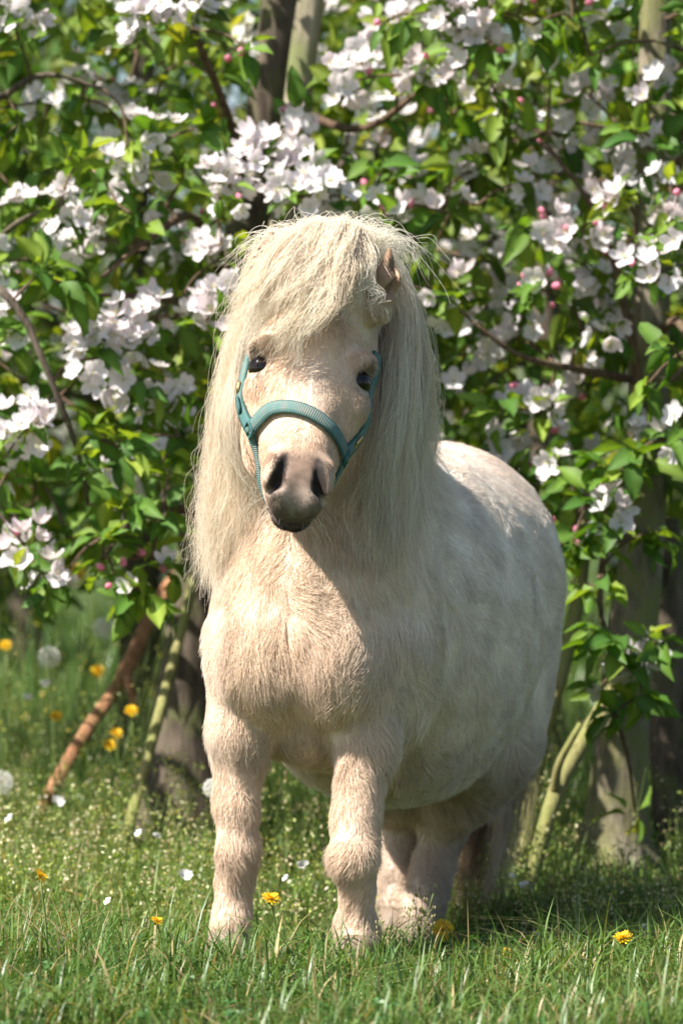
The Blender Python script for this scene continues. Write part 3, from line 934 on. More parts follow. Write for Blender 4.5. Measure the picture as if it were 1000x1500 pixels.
# ------------------------------------------------------------------ ground
def axis_pts(lo, hi, fine_lo, fine_hi, h, H_):
    return np.unique(np.round(np.concatenate([np.linspace(lo, fine_lo, 14), np.arange(fine_lo, fine_hi, h), np.linspace(fine_hi, hi, 14)]), 4))
gx = axis_pts(-60, 60, -2.6, 2.6, 0.06, 0); gy = axis_pts(-30, 120, -1.6, 4.5, 0.06, 0)
GX, GY = np.meshgrid(gx, gy, indexing='ij')
GZ = ground_z(GX, GY) - 0.002
nyg = len(gy)
i = np.arange(len(gx) - 1)[:, None] * nyg; j = np.arange(nyg - 1)[None]
GF = np.stack([i + j, i + nyg + j, i + nyg + j + 1, i + j + 1], -1).reshape(-1, 4)
M_ground, nt, out = new_mat('meadow_soil')
tc = nt.nodes.new('ShaderNodeTexCoord')
nz = nt.nodes.new('ShaderNodeTexNoise'); nz.inputs['Scale'].default_value = 9; nz.inputs['Detail'].default_value = 10; nz.inputs['Roughness'].default_value = 0.7
nt.links.new(tc.outputs['Object'], nz.inputs['Vector'])
rp = nt.nodes.new('ShaderNodeValToRGB')
rp.color_ramp.elements[0].position = 0.3; rp.color_ramp.elements[0].color = (0.030, 0.048, 0.014, 1)
rp.color_ramp.elements[1].position = 0.72; rp.color_ramp.elements[1].color = (0.085, 0.115, 0.030, 1)
e = rp.color_ramp.elements.new(0.5); e.color = (0.050, 0.080, 0.020, 1)
nt.links.new(nz.outputs[0], rp.inputs[0])
b_ = pbsdf(nt, 0.95, 0.1)
nt.links.new(rp.outputs[0], b_.inputs['Base Color'])
bp = nt.nodes.new('ShaderNodeBump'); bp.inputs['Distance'].default_value = 0.03
nt.links.new(nz.outputs[0], bp.inputs['Height']); nt.links.new(bp.outputs[0], b_.inputs['Normal'])
nt.links.new(b_.outputs[0], out.inputs[0])
ground = add(bpy.data.objects.new('ground', mesh_data('ground', np.stack([GX, GY, GZ], -1).reshape(-1, 3), GF, M_ground)))
tag(ground, 'grassy orchard ground under the pony', None, None, 'structure')

# ------------------------------------------------------------------ orchard
M_leaf = leafy('apple_leaf', 0.42, 0.55, 0.28, (1.5, 1.35, 0.35), 0.22)
M_leafm = leafy('apple_leaf_mass', 0.42, 0.55, 0.28, (1.5, 1.35, 0.35))
M_petal = leafy('apple_petal', 0.40, 0.6, 0.2, (1.0, 0.96, 0.95))
M_bark = bark_mat('apple_bark', (0.045, 0.034, 0.026), (0.17, 0.135, 0.10), (0.115, 0.125, 0.050), 0.35)
M_twig = bark_mat('apple_twig', (0.075, 0.045, 0.030), (0.20, 0.13, 0.09), (0.13, 0.11, 0.06), 0.3, 30)
M_stake = bark_mat('weathered_stake', (0.13, 0.11, 0.075), (0.33, 0.29, 0.21), (0.17, 0.19, 0.08), 0.5, 10)
M_olive = bark_mat('mossy_cane', (0.14, 0.13, 0.05), (0.32, 0.29, 0.13), (0.20, 0.21, 0.07), 0.8, 12)
M_rust = bark_mat('peeled_branch', (0.22, 0.10, 0.05), (0.42, 0.22, 0.12), (0.30, 0.2, 0.10), 0.2, 12)

def leaf_mesh(name, curl, fold, seed, nl=6, col=(0.105, 0.195, 0.034)):
    t = np.linspace(0, 1, nl)
    w = 0.30 * np.sin(np.pi * np.clip(t, 0, 1) ** 0.85) ** 0.8 * (1 - 0.25 * t)
    w[0] = 0.02; w[-1] = 0.0
    V, C = [], []
    rg = np.random.default_rng(seed)
    for q in range(nl):
        zc = -curl * t[q] ** 2
        for sd in (-1, -0.5, 0, 0.5, 1):
            edge = rg.normal() * 0.012 if abs(sd) == 1 else 0
            V.append((t[q], sd * w[q] + 0.05 * math.sin(t[q] * 2.2 + seed) * t[q], zc + fold * abs(sd) * w[q] + edge + 0.045 * abs(sd) * math.sin(t[q] * 11 + sd * 2 + seed)))
            k = 0.80 if sd else 1.25
            C.append(np.array(col) * (k + 0.3 * (abs(sd) == 0.5)))
    i = np.arange(nl - 1)[:, None] * 5; j = np.arange(4)[None]
    F = np.stack([i + j, i + 5 + j, i + 6 + j, i + 1 + j], -1).reshape(-1, 4)
    V = np.array(V); V[:, 0] += 0.18                    # the stalk
    sv = np.array([(0, -0.012, 0.0), (0, 0.012, 0), (0.2, 0.012, 0), (0.2, -0.012, 0)])
    F = np.concatenate([F, np.array([[0, 3, 2, 1]]) + len(V)])
    V = np.concatenate([V, sv]); C = np.array(C + [np.array(col) * 1.2] * 4)
    return V, F, C
LEAVES = [leaf_mesh('leaf', cu, fo, k, col=cl_) for k, (cu, fo, cl_) in enumerate([(0.25, 0.45, (0.115, 0.215, 0.030)), (0.45, 0.25, (0.080, 0.165, 0.028)), (0.10, 0.7, (0.185, 0.275, 0.040)), (0.6, 0.5, (0.105, 0.200, 0.028))])]
LEAF_ME = [mesh_data('leaf', v, [f], M_leaf, True, c) for v, f, c in LEAVES]

def blossom_mesh(cup, seed, pink, npet=5, open_=1.0):
    """an open apple blossom about 1 across, facing +Z"""
    rg = np.random.default_rng(seed)
    mb = MB()
    for p in range(npet):
        ang = 2 * np.pi * p / npet + rg.normal() * 0.10
        nl = 5
        t = np.linspace(0, 1, nl)
        w = np.array([0.035, 0.125, 0.195, 0.185, 0.075]) * rg.uniform(0.9, 1.1)
        cu = cup * rg.uniform(0.6, 1.4); tw = rg.normal() * 0.15
        V, C = [], []
        for q in range(nl):
            for sd in (-1, 0, 1):
                r = 0.05 + 0.45 * t[q] * open_ * (0.97 if sd else 1.0)
                zz = cu * (t[q] ** 1.6) * 0.5 + 0.10 * abs(sd) * t[q] + tw * sd * w[q]
                x, y = r, sd * w[q]
                V.append((x * math.cos(ang) - y * math.sin(ang), x * math.sin(ang) + y * math.cos(ang), zz))
                k = pink * (0.3 + 0.7 * t[q]) * (0.5 + 0.5 * abs(sd)) * rg.uniform(0.6, 1.2)
                C.append(np.array([0.80, 0.775, 0.79]) * (1 - k) + np.array([0.82, 0.48, 0.60]) * k)
        i = np.arange(nl - 1)[:, None] * 3; j = np.arange(2)[None]
        F = np.stack([i + j, i + 3 + j, i + 4 + j, i + 1 + j], -1).reshape(-1, 4)
        mb.put(V, F, np.array(C))
    for p in range(9):                                    # stamens
        a = rg.uniform(0, 6.28); rr = rg.uniform(0.05, 0.15); h = rg.uniform(0.12, 0.22)
        d = np.array([math.cos(a), math.sin(a), 0]); n = np.array([-d[1], d[0], 0]) * 0.010
        top = d * rr + np.array([0, 0, h])
        mb.put([n * 0.8, -n * 0.8, top - n, top + n], [[0, 1, 2, 3]], (0.72, 0.74, 0.48))
        mb.put([top - n * 2.2, top + n * 2.2, top + n * 2.2 + np.array([0, 0, 0.03]), top - n * 2.2 + np.array([0, 0, 0.03])], [[0, 1, 2, 3]], (0.75, 0.58, 0.14))
    mb.put(*ball((0, 0, -0.06), 0.055, 6, 5), (0.14, 0.22, 0.06))
    mb.tube([(0, 0, -0.08), (0.02, 0.01, -0.35), (0.0, 0.03, -0.62)], [0.018, 0.015, 0.018], 5, (0.16, 0.20, 0.06), cap=False)
    V = np.concatenate(mb.v); F = ([np.concatenate(mb.f3)] if mb.f3 else []) + [np.concatenate(mb.f4)]
    return V, F, np.concatenate(mb.c)
def bud_mesh(seed):
    mb = MB()
    V, F = ball((0, 0, 0.0), 0.17, 10, 8, sq=(0.9, 0.9, 1.25))
    k = np.clip((V[:, 2] + 0.2) / 0.4, 0, 1)[:, None]
    tw = 0.5 + 0.5 * np.sin(np.arctan2(V[:, 1], V[:, 0]) * 3 + V[:, 2] * 14)[:, None]
    mb.put(V, F, np.array([0.78, 0.25, 0.38]) * (1 - k * 0.5 * tw) + np.array([0.85, 0.62, 0.70]) * k * 0.5 * tw)
    mb.put(*ball((0, 0, -0.2), 0.07, 6, 5), (0.14, 0.22, 0.06))
    mb.tube([(0, 0, -0.2), (0.03, 0.02, -0.5), (0.0, 0.03, -0.85)], 0.018, 5, (0.16, 0.20, 0.06), cap=False)
    return np.concatenate(mb.v), ([np.concatenate(mb.f3)] if mb.f3 else []) + [np.concatenate(mb.f4)], np.concatenate(mb.c)
BLOS = [blossom_mesh(0.28, 1, 0.07), blossom_mesh(0.5, 2, 0.20), blossom_mesh(0.15, 3, 0.04), blossom_mesh(0.8, 4, 0.34, 5, 0.75), blossom_mesh(0.35, 5, 0.13)]
BLOS_ME = [mesh_data('blossom', v, f, M_petal, True, c) for v, f, c in BLOS]
BUD = bud_mesh(1)
BUD_ME = mesh_data('bud', BUD[0], BUD[1], M_petal, True, BUD[2])

def frame(d, n):
    """rotation whose x is d and whose z is as near n as can be (columns)"""
    x = norm(d); z = norm(n - x * np.dot(n, x)); y = np.cross(z, x)
    return np.stack([x, y, z], 1)

def merge(items, variants, tint=None):
    """items: (variant, M 3x3 scaled, pos, brightness) -> one V, F, C"""
    V, C, F3, F4, n = [], [], [], [], 0
    for k in range(len(variants)):
        its = [it for it in items if it[0] == k]
        if not its: continue
        v, fs, c = variants[k]
        if isinstance(fs, np.ndarray): fs = [fs]
        Ms = np.stack([it[1] for it in its]); ps = np.stack([it[2] for it in its]); br = np.array([it[3] for it in its])
        VV = np.einsum('nij,vj->nvi', Ms, v) + ps[:, None]
        V.append(VV.reshape(-1, 3)); C.append((c[None] * br.reshape(len(its), 1, -1)).reshape(-1, 3))
        for f in fs:
            FF = (f[None] + (np.arange(len(its)) * len(v))[:, None, None] + n).reshape(-1, f.shape[1])
            (F3 if f.shape[1] == 3 else F4).append(FF)
        n += len(its) * len(v)
    return np.concatenate(V), ([np.concatenate(F3)] if F3 else []) + ([np.concatenate(F4)] if F4 else []), np.concatenate(C)

class Tree:
    def __init__(self, name, base, trunk, r0, label, limbs=(), group='apple trees of the front row'):
        self.root = empty(name, base)
        tag(self.root, label, 'tree', group)
        self.base = np.array(base, float)
        T = spline(trunk, 26)
        rad = r0 * (1 - 0.55 * np.linspace(0, 1, 26)) * (1 + 0.9 * np.exp(-np.linspace(0, 1, 26) * 16))
        mb = MB(); mb.tube(T, rad, 14, bump=0.07, seed=len(name) + int(abs(base[0]) * 100))
        mb.build('trunk', M_bark, self.root)
        self.nodes = [p for p in T[8:]]; self.par = [-1] * len(self.nodes); self.cnt = [0] * len(self.nodes)
        self.seg = []
        for lm in limbs:
            Q = spline(lm, 14)
            d = np.linalg.norm(T - Q[0], axis=1); Q[0] = T[d.argmin()]
            mb = MB(); L = np.linalg.norm(np.diff(Q, axis=0), axis=1).sum()
            mb.tube(Q, np.linspace(min(0.004 + 0.010 * L, 0.010), 0.0028, 14), 9, bump=0.08, seed=int(L * 1000))
            mb.build('branch', M_bark if L > 0.7 else M_twig, self.root)
            self.nodes += list(Q[3:])
        self.spurs = []
        self.leaf, self.blos, self.bud = [], [], []
    def grow(self):
        rg = np.random.default_rng(int(abs(self.base[0]) * 999) + 3)
        N = [np.array(p) for p in self.nodes]
        n0 = len(N)
        sp = sorted(self.spurs, key=lambda s: np.linalg.norm(np.array(N[:n0]) - s, axis=1).min())
        tw = MB(); links = []; big = 0
        for s in sp:
            A = np.array(N)
            d = np.linalg.norm(A - s, axis=1) + 0.25 * np.maximum(A[:, 2] - s[2], 0)
            k = d.argmin(); a = A[k]; L = np.linalg.norm(s - a)
            mid = (a + s) / 2 + rg.normal(size=3) * 0.06 * L + np.array([0, 0, 0.10 * L])
            Q = spline([a, mid, s], 7 if L > 0.1 else 4)
            if L > 0.13 and big < 60:
                m2 = MB(); m2.tube(Q, np.linspace(0.0022 + 0.008 * L, 0.0020, len(Q)), 7, bump=0.1, seed=big); m2.build('branch', M_twig, self.root); big += 1
            else:
                tw.tube(Q, np.linspace(0.0030, 0.0018, len(Q)), 5, cap=False)
            N += list(Q[1:])
            links.append((s, norm(s - a)))
        if tw.n:
            tag(tw.build('twigs', M_twig, self.root), kind='stuff')
        return links
    def emit(self):
        """the 300 leaves and blossoms that show largest become parts, the rest one mass each"""
        camp = np.array([0, -5.5, 0.65])
        def rank(it):
            p = it[2]; s = 5830 / (p[1] + 5.5)
            px, py = 500 + p[0] * s, 710 - (p[2] - 0.65) * s
            outside = max(0, -px, px - 1000) + max(0, -py, py - 1500)
            return (p[1] if p[1] > 0 else 9) + outside * 0.02
        for name, items, var, mes, cap, massname, mat in (('leaf', self.leaf, LEAVES, LEAF_ME, 300, 'foliage', M_leafm), ('blossom', self.blos, BLOS, BLOS_ME, 300, 'blossom_mass', M_petal), ('bud', self.bud, [BUD], [BUD_ME], 200, 'bud_mass', M_petal)):
            items = sorted(items, key=rank)
            for it in items[:cap]:
                o = bpy.data.objects.new(name, mes[it[0]])
                M4 = Matrix([[*it[1][r], it[2][r]] for r in range(3)] + [[0, 0, 0, 1]])
                o.matrix_basis = M4
                add(o, self.root)
            if len(items) > cap:
                V, F, C = merge(items[cap:], var)
                tag(add(bpy.data.objects.new(massname, mesh_data(massname, V, F, mat, True, C)), self.root), kind='stuff')

def fill_spur(tree, pos, axis, nleaf, nblos, rg, spread=0.035, nbud=0, lsize=1.0, face=None):
    up = np.array([0, 0, 1.0]); cam_side = np.array([-0.15, -0.75, 0.1])
    for _ in range(nleaf):
        d = norm(axis * 0.5 + rg.normal(size=3) * 0.75 + np.array([0, -0.15, -0.12]))
        n = norm(up * 0.8 + cam_side * 0.35 + rg.normal(size=3) * 0.45)
        L = rg.uniform(0.036, 0.068) * lsize
        tree.leaf.append((int(rg.integers(0, 4)), frame(d, n) * L, pos + rg.normal(size=3) * 0.010, np.array([1, 1, 1]) * rg.uniform(0.6, 1.25) * np.array([rg.uniform(0.85, 1.4), 1, 1])))
    for _ in range(nblos):
        f = norm((up * 0.45 + cam_side * 0.75 if face is None else face) + rg.normal(size=3) * 0.55)
        off = norm(f * 0.6 + rg.normal(size=3) * 0.8) * spread * rg.uniform(0.55, 1.15)
        x = norm(np.cross(f, rg.normal(size=3)))
        M = np.stack([x, np.cross(f, x), f], 1) * rg.uniform(0.036, 0.049)
        tree.blos.append((int(rg.choice(5, p=[0.32, 0.22, 0.16, 0.10, 0.20] if pos[0] < 0.06 else [0.16, 0.31, 0.08, 0.24, 0.21])), M, pos + off + f * 0.012, np.ones(3)))
    for _ in range(nbud):
        f = norm(up * 0.3 + cam_side * 0.3 + rg.normal(size=3) * 0.7)
        x = norm(np.cross(f, rg.normal(size=3)))
        tree.bud.append((0, np.stack([x, np.cross(f, x), f], 1) * rg.uniform(0.032, 0.042), pos + norm(f + rg.normal(size=3) * 0.4) * spread, np.ones(3)))

def ground_at(px, y):
    p = at(px, 700, y); return np.array([p[0], y, gz(p[0], y) - 0.01])
bA, bB = ground_at(262, 1.55), ground_at(900, 1.38)
bD, bE = np.array([-1.15, 1.5, gz(-1.15, 1.5) - 0.01]), np.array([1.30, 1.55, gz(1.3, 1.55) - 0.01])
TA = Tree('apple_tree', bA, [bA, at(272, 1000, 1.56), at(300, 760, 1.58), at(345, 430, 1.6), at(392, 140, 1.6), at(412, -60, 1.6), at(420, -300, 1.6)], 0.056,
          'apple tree with dark leaning trunk rising behind the pony\'s head, left of centre',
          [[at(330, 480, 1.58), at(290, 448, 1.3), at(200, 434, 1.12), at(138, 432, 1.05)],
           [at(330, 420, 1.58), at(285, 318, 1.3), at(215, 352, 1.12), at(150, 405, 1.02)],
           [at(370, 300, 1.6), at(330, 160, 1.4), at(280, 40, 1.25), at(240, -60, 1.2)],
           [at(375, 260, 1.6), at(480, 290, 1.52), at(610, 288, 1.4), at(700, 300, 1.3)],
           [at(392, 140, 1.6), at(520, 190, 1.5), at(620, 130, 1.35), at(720, 60, 1.25)],
           [at(300, 760, 1.58), at(240, 740, 1.3), at(180, 780, 1.1), at(150, 820, 1.0)],
           [at(360, 380, 1.6), at(450, 300, 1.8), at(560, 160, 1.9), at(640, 20, 1.95)]])
TB = Tree('apple_tree', bB, [bB, at(905, 1180, 1.38), at(918, 1000, 1.38), at(938, 820, 1.4), at(950, 600, 1.42), at(955, 300, 1.45), at(960, 0, 1.5), at(965, -280, 1.5)], 0.055,
          'apple tree with thick flared grey trunk at the right edge, behind the pony\'s rump',
          [[at(950, 690, 1.42), at(925, 500, 1.33), at(880, 330, 1.28), at(800, 210, 1.22)],
           [at(950, 560, 1.42), at(850, 542, 1.3), at(760, 520, 1.22), at(690, 470, 1.18)],
           [at(952, 420, 1.44), at(1000, 186, 1.35), at(920, 192, 1.2), at(850, 180, 1.15)],
           [at(945, 780, 1.4), at(890, 800, 1.22), at(880, 900, 1.08), at(915, 985, 1.02)],
           [at(948, 650, 1.42), at(880, 690, 1.25), at(845, 760, 1.15), at(828, 800, 1.1)],
           [at(955, 300, 1.46), at(860, 250, 1.7), at(740, 150, 1.8), at(650, 60, 1.8)],
           [at(952, 500, 1.44), at(990, 470, 1.2), at(1010, 520, 0.95), at(980, 560, 0.9)]])
TD = Tree('apple_tree', bD, [bD, bD + [0.02, 0, 0.4], bD + [0.0, 0.03, 0.9], bD + [0.05, 0.0, 1.5], bD + [0.05, 0, 2.0]], 0.042,
          'apple tree at the far left whose blossoming branches reach into the picture',
          [[bD + [0, 0, 0.8], at(-120, 560, 1.2), at(-20, 430, 1.0), at(28, 455, 0.95), at(70, 545, 0.95), at(112, 655, 0.98), at(130, 740, 1.0)],
           [bD + [0, 0, 1.0], at(-100, 420, 1.3), at(20, 330, 1.1), at(90, 300, 1.0)],
           [bD + [0, 0, 1.3], at(-60, 160, 1.3), at(60, 110, 1.2), at(150, 130, 1.2)],
           [bD + [0, 0, 0.6], at(-150, 720, 1.2), at(-40, 720, 1.0), at(30, 790, 0.95)]])
TE = Tree('apple_tree', bE, [bE, bE + [0.02, 0, 0.4], bE + [0.0, 0.03, 0.9], bE + [0.05, 0.0, 1.5], bE + [0.05, 0, 2.0]], 0.042,
          'apple tree mostly beyond the right edge with leaves and blossom at the border',
          [[bE + [0, 0, 0.9], at(1150, 500, 1.3), at(1040, 390, 1.1), at(960, 400, 1.0)],
           [bE + [0, 0, 0.7], at(1180, 700, 1.3), at(1060, 640, 1.1), at(985, 640, 1.0)],
           [bE + [0, 0, 1.3], at(1150, 150, 1.3), at(1040, 90, 1.2), at(960, 60, 1.15)]])
TREES = [TA, TB, TD, TE]
[c for c in TB.root.children if c.name.startswith('trunk')][0].data.materials[0] = bark_mat('grey_bark', (0.085, 0.07, 0.05), (0.27, 0.235, 0.17), (0.17, 0.17, 0.07), 0.7)
def owner(p):
    d = [min(np.linalg.norm(np.array(t.nodes) - p, axis=1)) for t in TREES]
    return TREES[int(np.argmin(d))]

# blossom sprays seen in the photo: px, py, y, blossoms, spread, buds
SPRAYS = [(215, 40, 1.05, 10, .055, 0), (20, 22, 1.1, 7, .05, 0), (115, 140, 1.6, 6, .05, 0), (178, 150, 1.6, 7, .055, 1), (196, 205, 1.3, 6, .05, 0), (206, 272, 1.2, 6, .045, 0),
          (322, 285, 1.0, 10, .055, 1), (378, 238, 1.05, 7, .045, 0), (438, 242, 1.1, 7, .05, 0), (425, 290, 1.0, 9, .055, 0), (475, 300, 1.02, 9, .055, 0), (290, 20, 1.2, 4, .04, 0), (355, 66, 1.1, 1, .02, 1),
          (512, 120, 1.2, 8, .055, 2), (540, 85, 1.3, 7, .05, 1), (440, 172, 1.2, 4, .04, 2), (655, 25, 1.1, 10, .06, 0), (695, 62, 1.15, 7, .05, 0), (615, 112, 1.15, 5, .04, 0), (730, 25, 1.3, 6, .05, 0),
          (880, 30, 1.3, 6, .05, 0), (600, 238, 1.35, 4, .045, 0), (545, 240, 1.5, 6, .05, 0), (30, 475, 1.05, 5, .045, 0), (70, 318, 1.0, 10, .06, 0), (118, 352, 1.1, 7, .05, 0), (312, 385, 1.1, 6, .05, 0),
          (335, 450, 1.0, 10, .06, 0), (305, 470, 1.0, 6, .04, 0), (205, 470, 1.05, 9, .06, 0), (135, 525, .98, 11, .065, 0), (165, 500, 1.0, 6, .04, 0), (252, 570, 1.1, 3, .04, 0), (203, 560, 1.0, 4, .04, 1),
          (40, 628, .92, 11, .065, 0), (12, 665, .95, 5, .04, 0), (250, 625, 1.05, 7, .05, 0), (40, 812, .92, 8, .05, 1), (72, 850, .92, 5, .035, 0), (196, 862, .92, 1, .01, 0), (244, 836, .95, 1, .01, 1),
          (168, 845, .92, 0, .035, 3), (222, 818, .95, 0, .03, 3), (176, 884, .92, 0, .01, 1), (575, 315, 1.15, 4, .045, 2), (650, 312, 1.2, 4, .04, 0), (640, 470, 1.2, 4, .035, 0), (690, 250, 1.4, 5, .045, 0),
          (762, 268, 1.25, 6, .05, 0), (806, 336, 1.15, 6, .05, 4), (790, 425, 1.15, 2, .045, 6), (850, 345, 1.2, 6, .05, 1), (890, 258, 1.35, 8, .065, 0), (912, 296, 1.1, 4, .04, 1), (955, 240, 1.2, 7, .06, 0),
          (945, 398, 1.0, 4, .045, 2), (985, 388, 1.0, 6, .05, 3), (990, 330, 1.1, 5, .05, 1), (770, 500, 1.3, 6, .05, 0), (892, 490, 1.2, 4, .04, 0), (708, 492, 1.3, 3, .035, 0), (792, 606, 1.2, 5, .045, 1),
          (742, 640, 1.25, 6, .045, 0), (705, 668, 1.2, 4, .035, 0), (808, 682, 1.1, 3, .03, 0), (992, 640, .95, 3, .035, 0), (935, 640, 1.3, 7, .06, 0), (892, 756, 1.0, 6, .045, 0), (818, 780, 1.08, 2, .03, 5),
          (843, 795, 1.08, 0, .03, 4), (925, 985, 1.0, 7, .045, 0), (880, 1003, 1.0, 2, .02, 0), (945, 968, 1.0, 3, .03, 0), (850, 130, 1.4, 6, .06, 0), (820, 200, 1.4, 6, .06, 1), (960, 700, 1.45, 7, .07, 0), (985, 110, 1.2, 3, .04, 1),
          (585, 30, 1.4, 5, .05, 0), (880, 430, 1.4, 7, .06, 0), (700, 370, 1.5, 7, .06, 0), (720, 420, 1.5, 6, .06, 0), (860, 570, 1.4, 5, .05, 0), (665, 580, 1.3, 4, .04, 0)]
rg = np.random.default_rng(21)
plan = {id(t): [] for t in TREES}
for px, py, y, nb, sp_, bu in SPRAYS:
    p = at(px, py, y + 0.03)
    plan[id(owner(p))].append((p, int(nb * 1.45), sp_ * 0.80, bu, 5 if nb > 5 else 6, 1.0))
# extra leafy shoots seen low on both sides
for px, py, y, k in [(110, 245, 1.0, 9), (200, 320, 1.05, 8), (95, 420, .95, 9), (60, 400, .95, 8), (180, 660, .95, 9), (120, 690, .95, 8), (190, 740, .95, 9), (150, 790, .95, 8), (235, 760, 1.0, 8), (130, 640, .95, 8), (250, 690, 1.05, 9), (265, 640, 1.05, 8), (215, 880, .95, 4),
                     (985, 505, .9, 4), (950, 560, 1.0, 6), (930, 660, 1.0, 6), (860, 740, 1.05, 8), (850, 800, 1.05, 8), (880, 860, 1.02, 7), (865, 930, 1.02, 7), (900, 940, 1.0, 7), (940, 1020, 1.0, 8), (960, 940, 1.0, 5), (900, 1045, 1.0, 6), (840, 700, 1.1, 8), (905, 690, 1.0, 6), (960, 780, 1.1, 5), (930, 1190, 1.25, 3), (835, 850, 1.08, 6)]:
    p = at(px, py, y); plan[id(owner(p))].append((p, 0, .04, 0, k + 2, 1.0))
for _ in range(1000):
    y = rg.uniform(1.08, 2.2)
    px = rg.uniform(-260, 1260); py = rg.uniform(-260, 900)
    low = 800 if px < 330 else (760 if px > 640 else 700)
    if py > low + rg.normal() * 40: continue
    if 330 < px < 505 and py < 215 and y < 1.85: continue
    p = at(px, py, y)
    t = owner(p)
    nb = int(rg.integers(3, 7)) if rg.random() < (0.17 if py < 720 else 0.08) else 0
    plan[id(t)].append((p, nb, .045, int(rg.random() < 0.2), int(rg.integers(5, 9)), 1.0))
for t in TREES:
    t.spurs = [s[0] for s in plan[id(t)]]
    look = {tuple(np.round(s[0], 6)): s for s in plan[id(t)]}
    for p, ax in t.grow():
        _, nb, sp_, bu, nlf, ls = look[tuple(np.round(p, 6))]
        fill_spur(t, p, ax, nlf, nb, rg, sp_, bu, ls)
    t.emit()

# farther rows: whole small trees, two crowns shared between them
def far_crown(seed, nsp):
    rg = np.random.default_rng(seed)
    class _T: pass
    t = _T(); t.leaf, t.blos, t.bud = [], [], []
    for _ in range(nsp):
        zz = rg.uniform(0.36, 2.5)
        r = (0.62 if zz < 1.6 else 0.62 * (2.7 - zz) / 1.1) * rg.random() ** 0.4
        a = rg.uniform(0, 6.28)
        p = np.array([r * math.cos(a), r * math.sin(a), zz])
        fill_spur(t, p, norm(p - np.array([0, 0, zz - 0.2])), int(rg.integers(5, 9)), int(rg.integers(3, 6)) if rg.random() < 0.22 else 0, rg, 0.05, 0, 1.25)
    return merge(t.leaf, LEAVES), merge(t.blos, BLOS)
CROWN = []
for sd in (51, 52):
    (lv, lf_, lc), (bv, bf_, bc_) = far_crown(sd, 430)
    CROWN.append((mesh_data('crown', lv, lf_, M_leafm, True, lc), mesh_data('blossom_mass', bv, bf_, M_petal, True, bc_)))
def far_trunk(seed):
    rg = np.random.default_rng(seed)
    mb = MB()
    T = spline([(0, 0, -0.05), (0.03 * rg.normal(), 0, 0.4), (0.05 * rg.normal(), 0.05, 1.0), (0.06 * rg.normal(), 0, 1.7), (0, 0, 2.4)], 16)
    mb.tube(T, 0.05 * (1 - 0.7 * np.linspace(0, 1, 16)) * (1 + 0.7 * np.exp(-np.linspace(0, 1, 16) * 14)), 10, bump=0.08, seed=seed)
    for k in range(9):
        z0 = rg.uniform(0.5, 2.0); a = rg.uniform(0, 6.28); L = rg.uniform(0.35, 0.6)
        b0 = np.array([0, 0, z0]); e = b0 + np.array([L * math.cos(a), L * math.sin(a), L * 0.35])
        mb.tube(spline([b0, (b0 + e) / 2 + [0, 0, -0.03], e], 6), np.linspace(0.018, 0.005, 6), 6)
    return mb.data('trunk', M_bark)
TRUNK = [far_trunk(1), far_trunk(2)]
FAR = []
for k, x in enumerate(np.arange(-1.96, 2.0, 0.78)):
    FAR.append((x + 0.1 * math.sin(k * 5), 3.35 + 0.15 * math.cos(k * 3), 1.0, 'second row', k))
for k, x in enumerate(np.arange(-2.4, 2.5, 1.2)):
    FAR.append((x + 0.2 * math.sin(k * 7), 8.2 + 0.2 * math.cos(k * 4), 1.15, 'third row', k))
for k, x in enumerate(np.arange(-4.5, 4.6, 1.5)):
    FAR.append((x, 12.5 + 0.2 * math.cos(k * 4), 1.5, 'last row', k))
ordw = ['first', 'second', 'third', 'fourth', 'fifth', 'sixth', 'seventh', 'eighth', 'ninth', 'tenth']
for x, y, s, row, k in FAR:
    b = np.array([x, y, gz(x, y)])
    r_ = empty('apple_tree', b)
    tag(r_, 'blurred blossoming apple tree in the %s of the orchard, %s from the left' % (row, ordw[k]), 'tree', 'apple trees of the %s' % row)
    M4 = Matrix.Translation(Vector(b)) @ Matrix.Rotation(k * 1.9 + y, 4, 'Z') @ Matrix.Scale(s, 4)
    for nm, me in (('trunk', TRUNK[k % 2]), ('crown', CROWN[k % 2][0]), ('blossom_mass', CROWN[k % 2][1])):
        o = bpy.data.objects.new(nm, me); o.matrix_basis = M4; add(o, r_)
        if nm != 'trunk': o['kind'] = 'stuff'

# stakes, canes and a loose branch among the trunks
def pole(name, pts, rad, mat, label, cat, seg=12, bump=0.04, extra=()):
    mb = MB(); P = spline(pts, 16)
    r_ = np.linspace(rad[0], rad[1], 16)
    mb.tube(P, r_, seg, bump=bump, seed=int(pts[0][0] * 1000) % 97)
    o = mb.build(name, mat)
    tag(o, label, cat)
    for nm, q, r2 in extra:
        m2 = MB(); m2.tube(spline(q, 8), np.linspace(r2[0], r2[1], 8), 8, bump=bump); m2.build(nm, mat, o)
    return o
pole('wooden_stake', [ground_at(352, 1.50), at(400, 500, 1.48), at(438, 130, 1.46), at(464, -60, 1.46)], (0.027, 0.024), M_stake, 'pale weathered wooden stake leaning beside the dark trunk above the pony\'s head', 'stake')
pole('wooden_post', [ground_at(995, 1.62), at(985, 1100, 1.6), at(972, 900, 1.6), at(968, 760, 1.6)], (0.046, 0.040), M_bark, 'thick weathered post at the right border beside the flared trunk', 'post', bump=0.09)
pole('leaning_cane', [ground_at(762, 1.22), at(792, 1080, 1.3), at(822, 980, 1.36), at(846, 870, 1.42), at(858, 760, 1.45)], (0.015, 0.012), M_olive, 'olive mossy cane leaning close along the pony\'s rump', 'cane')
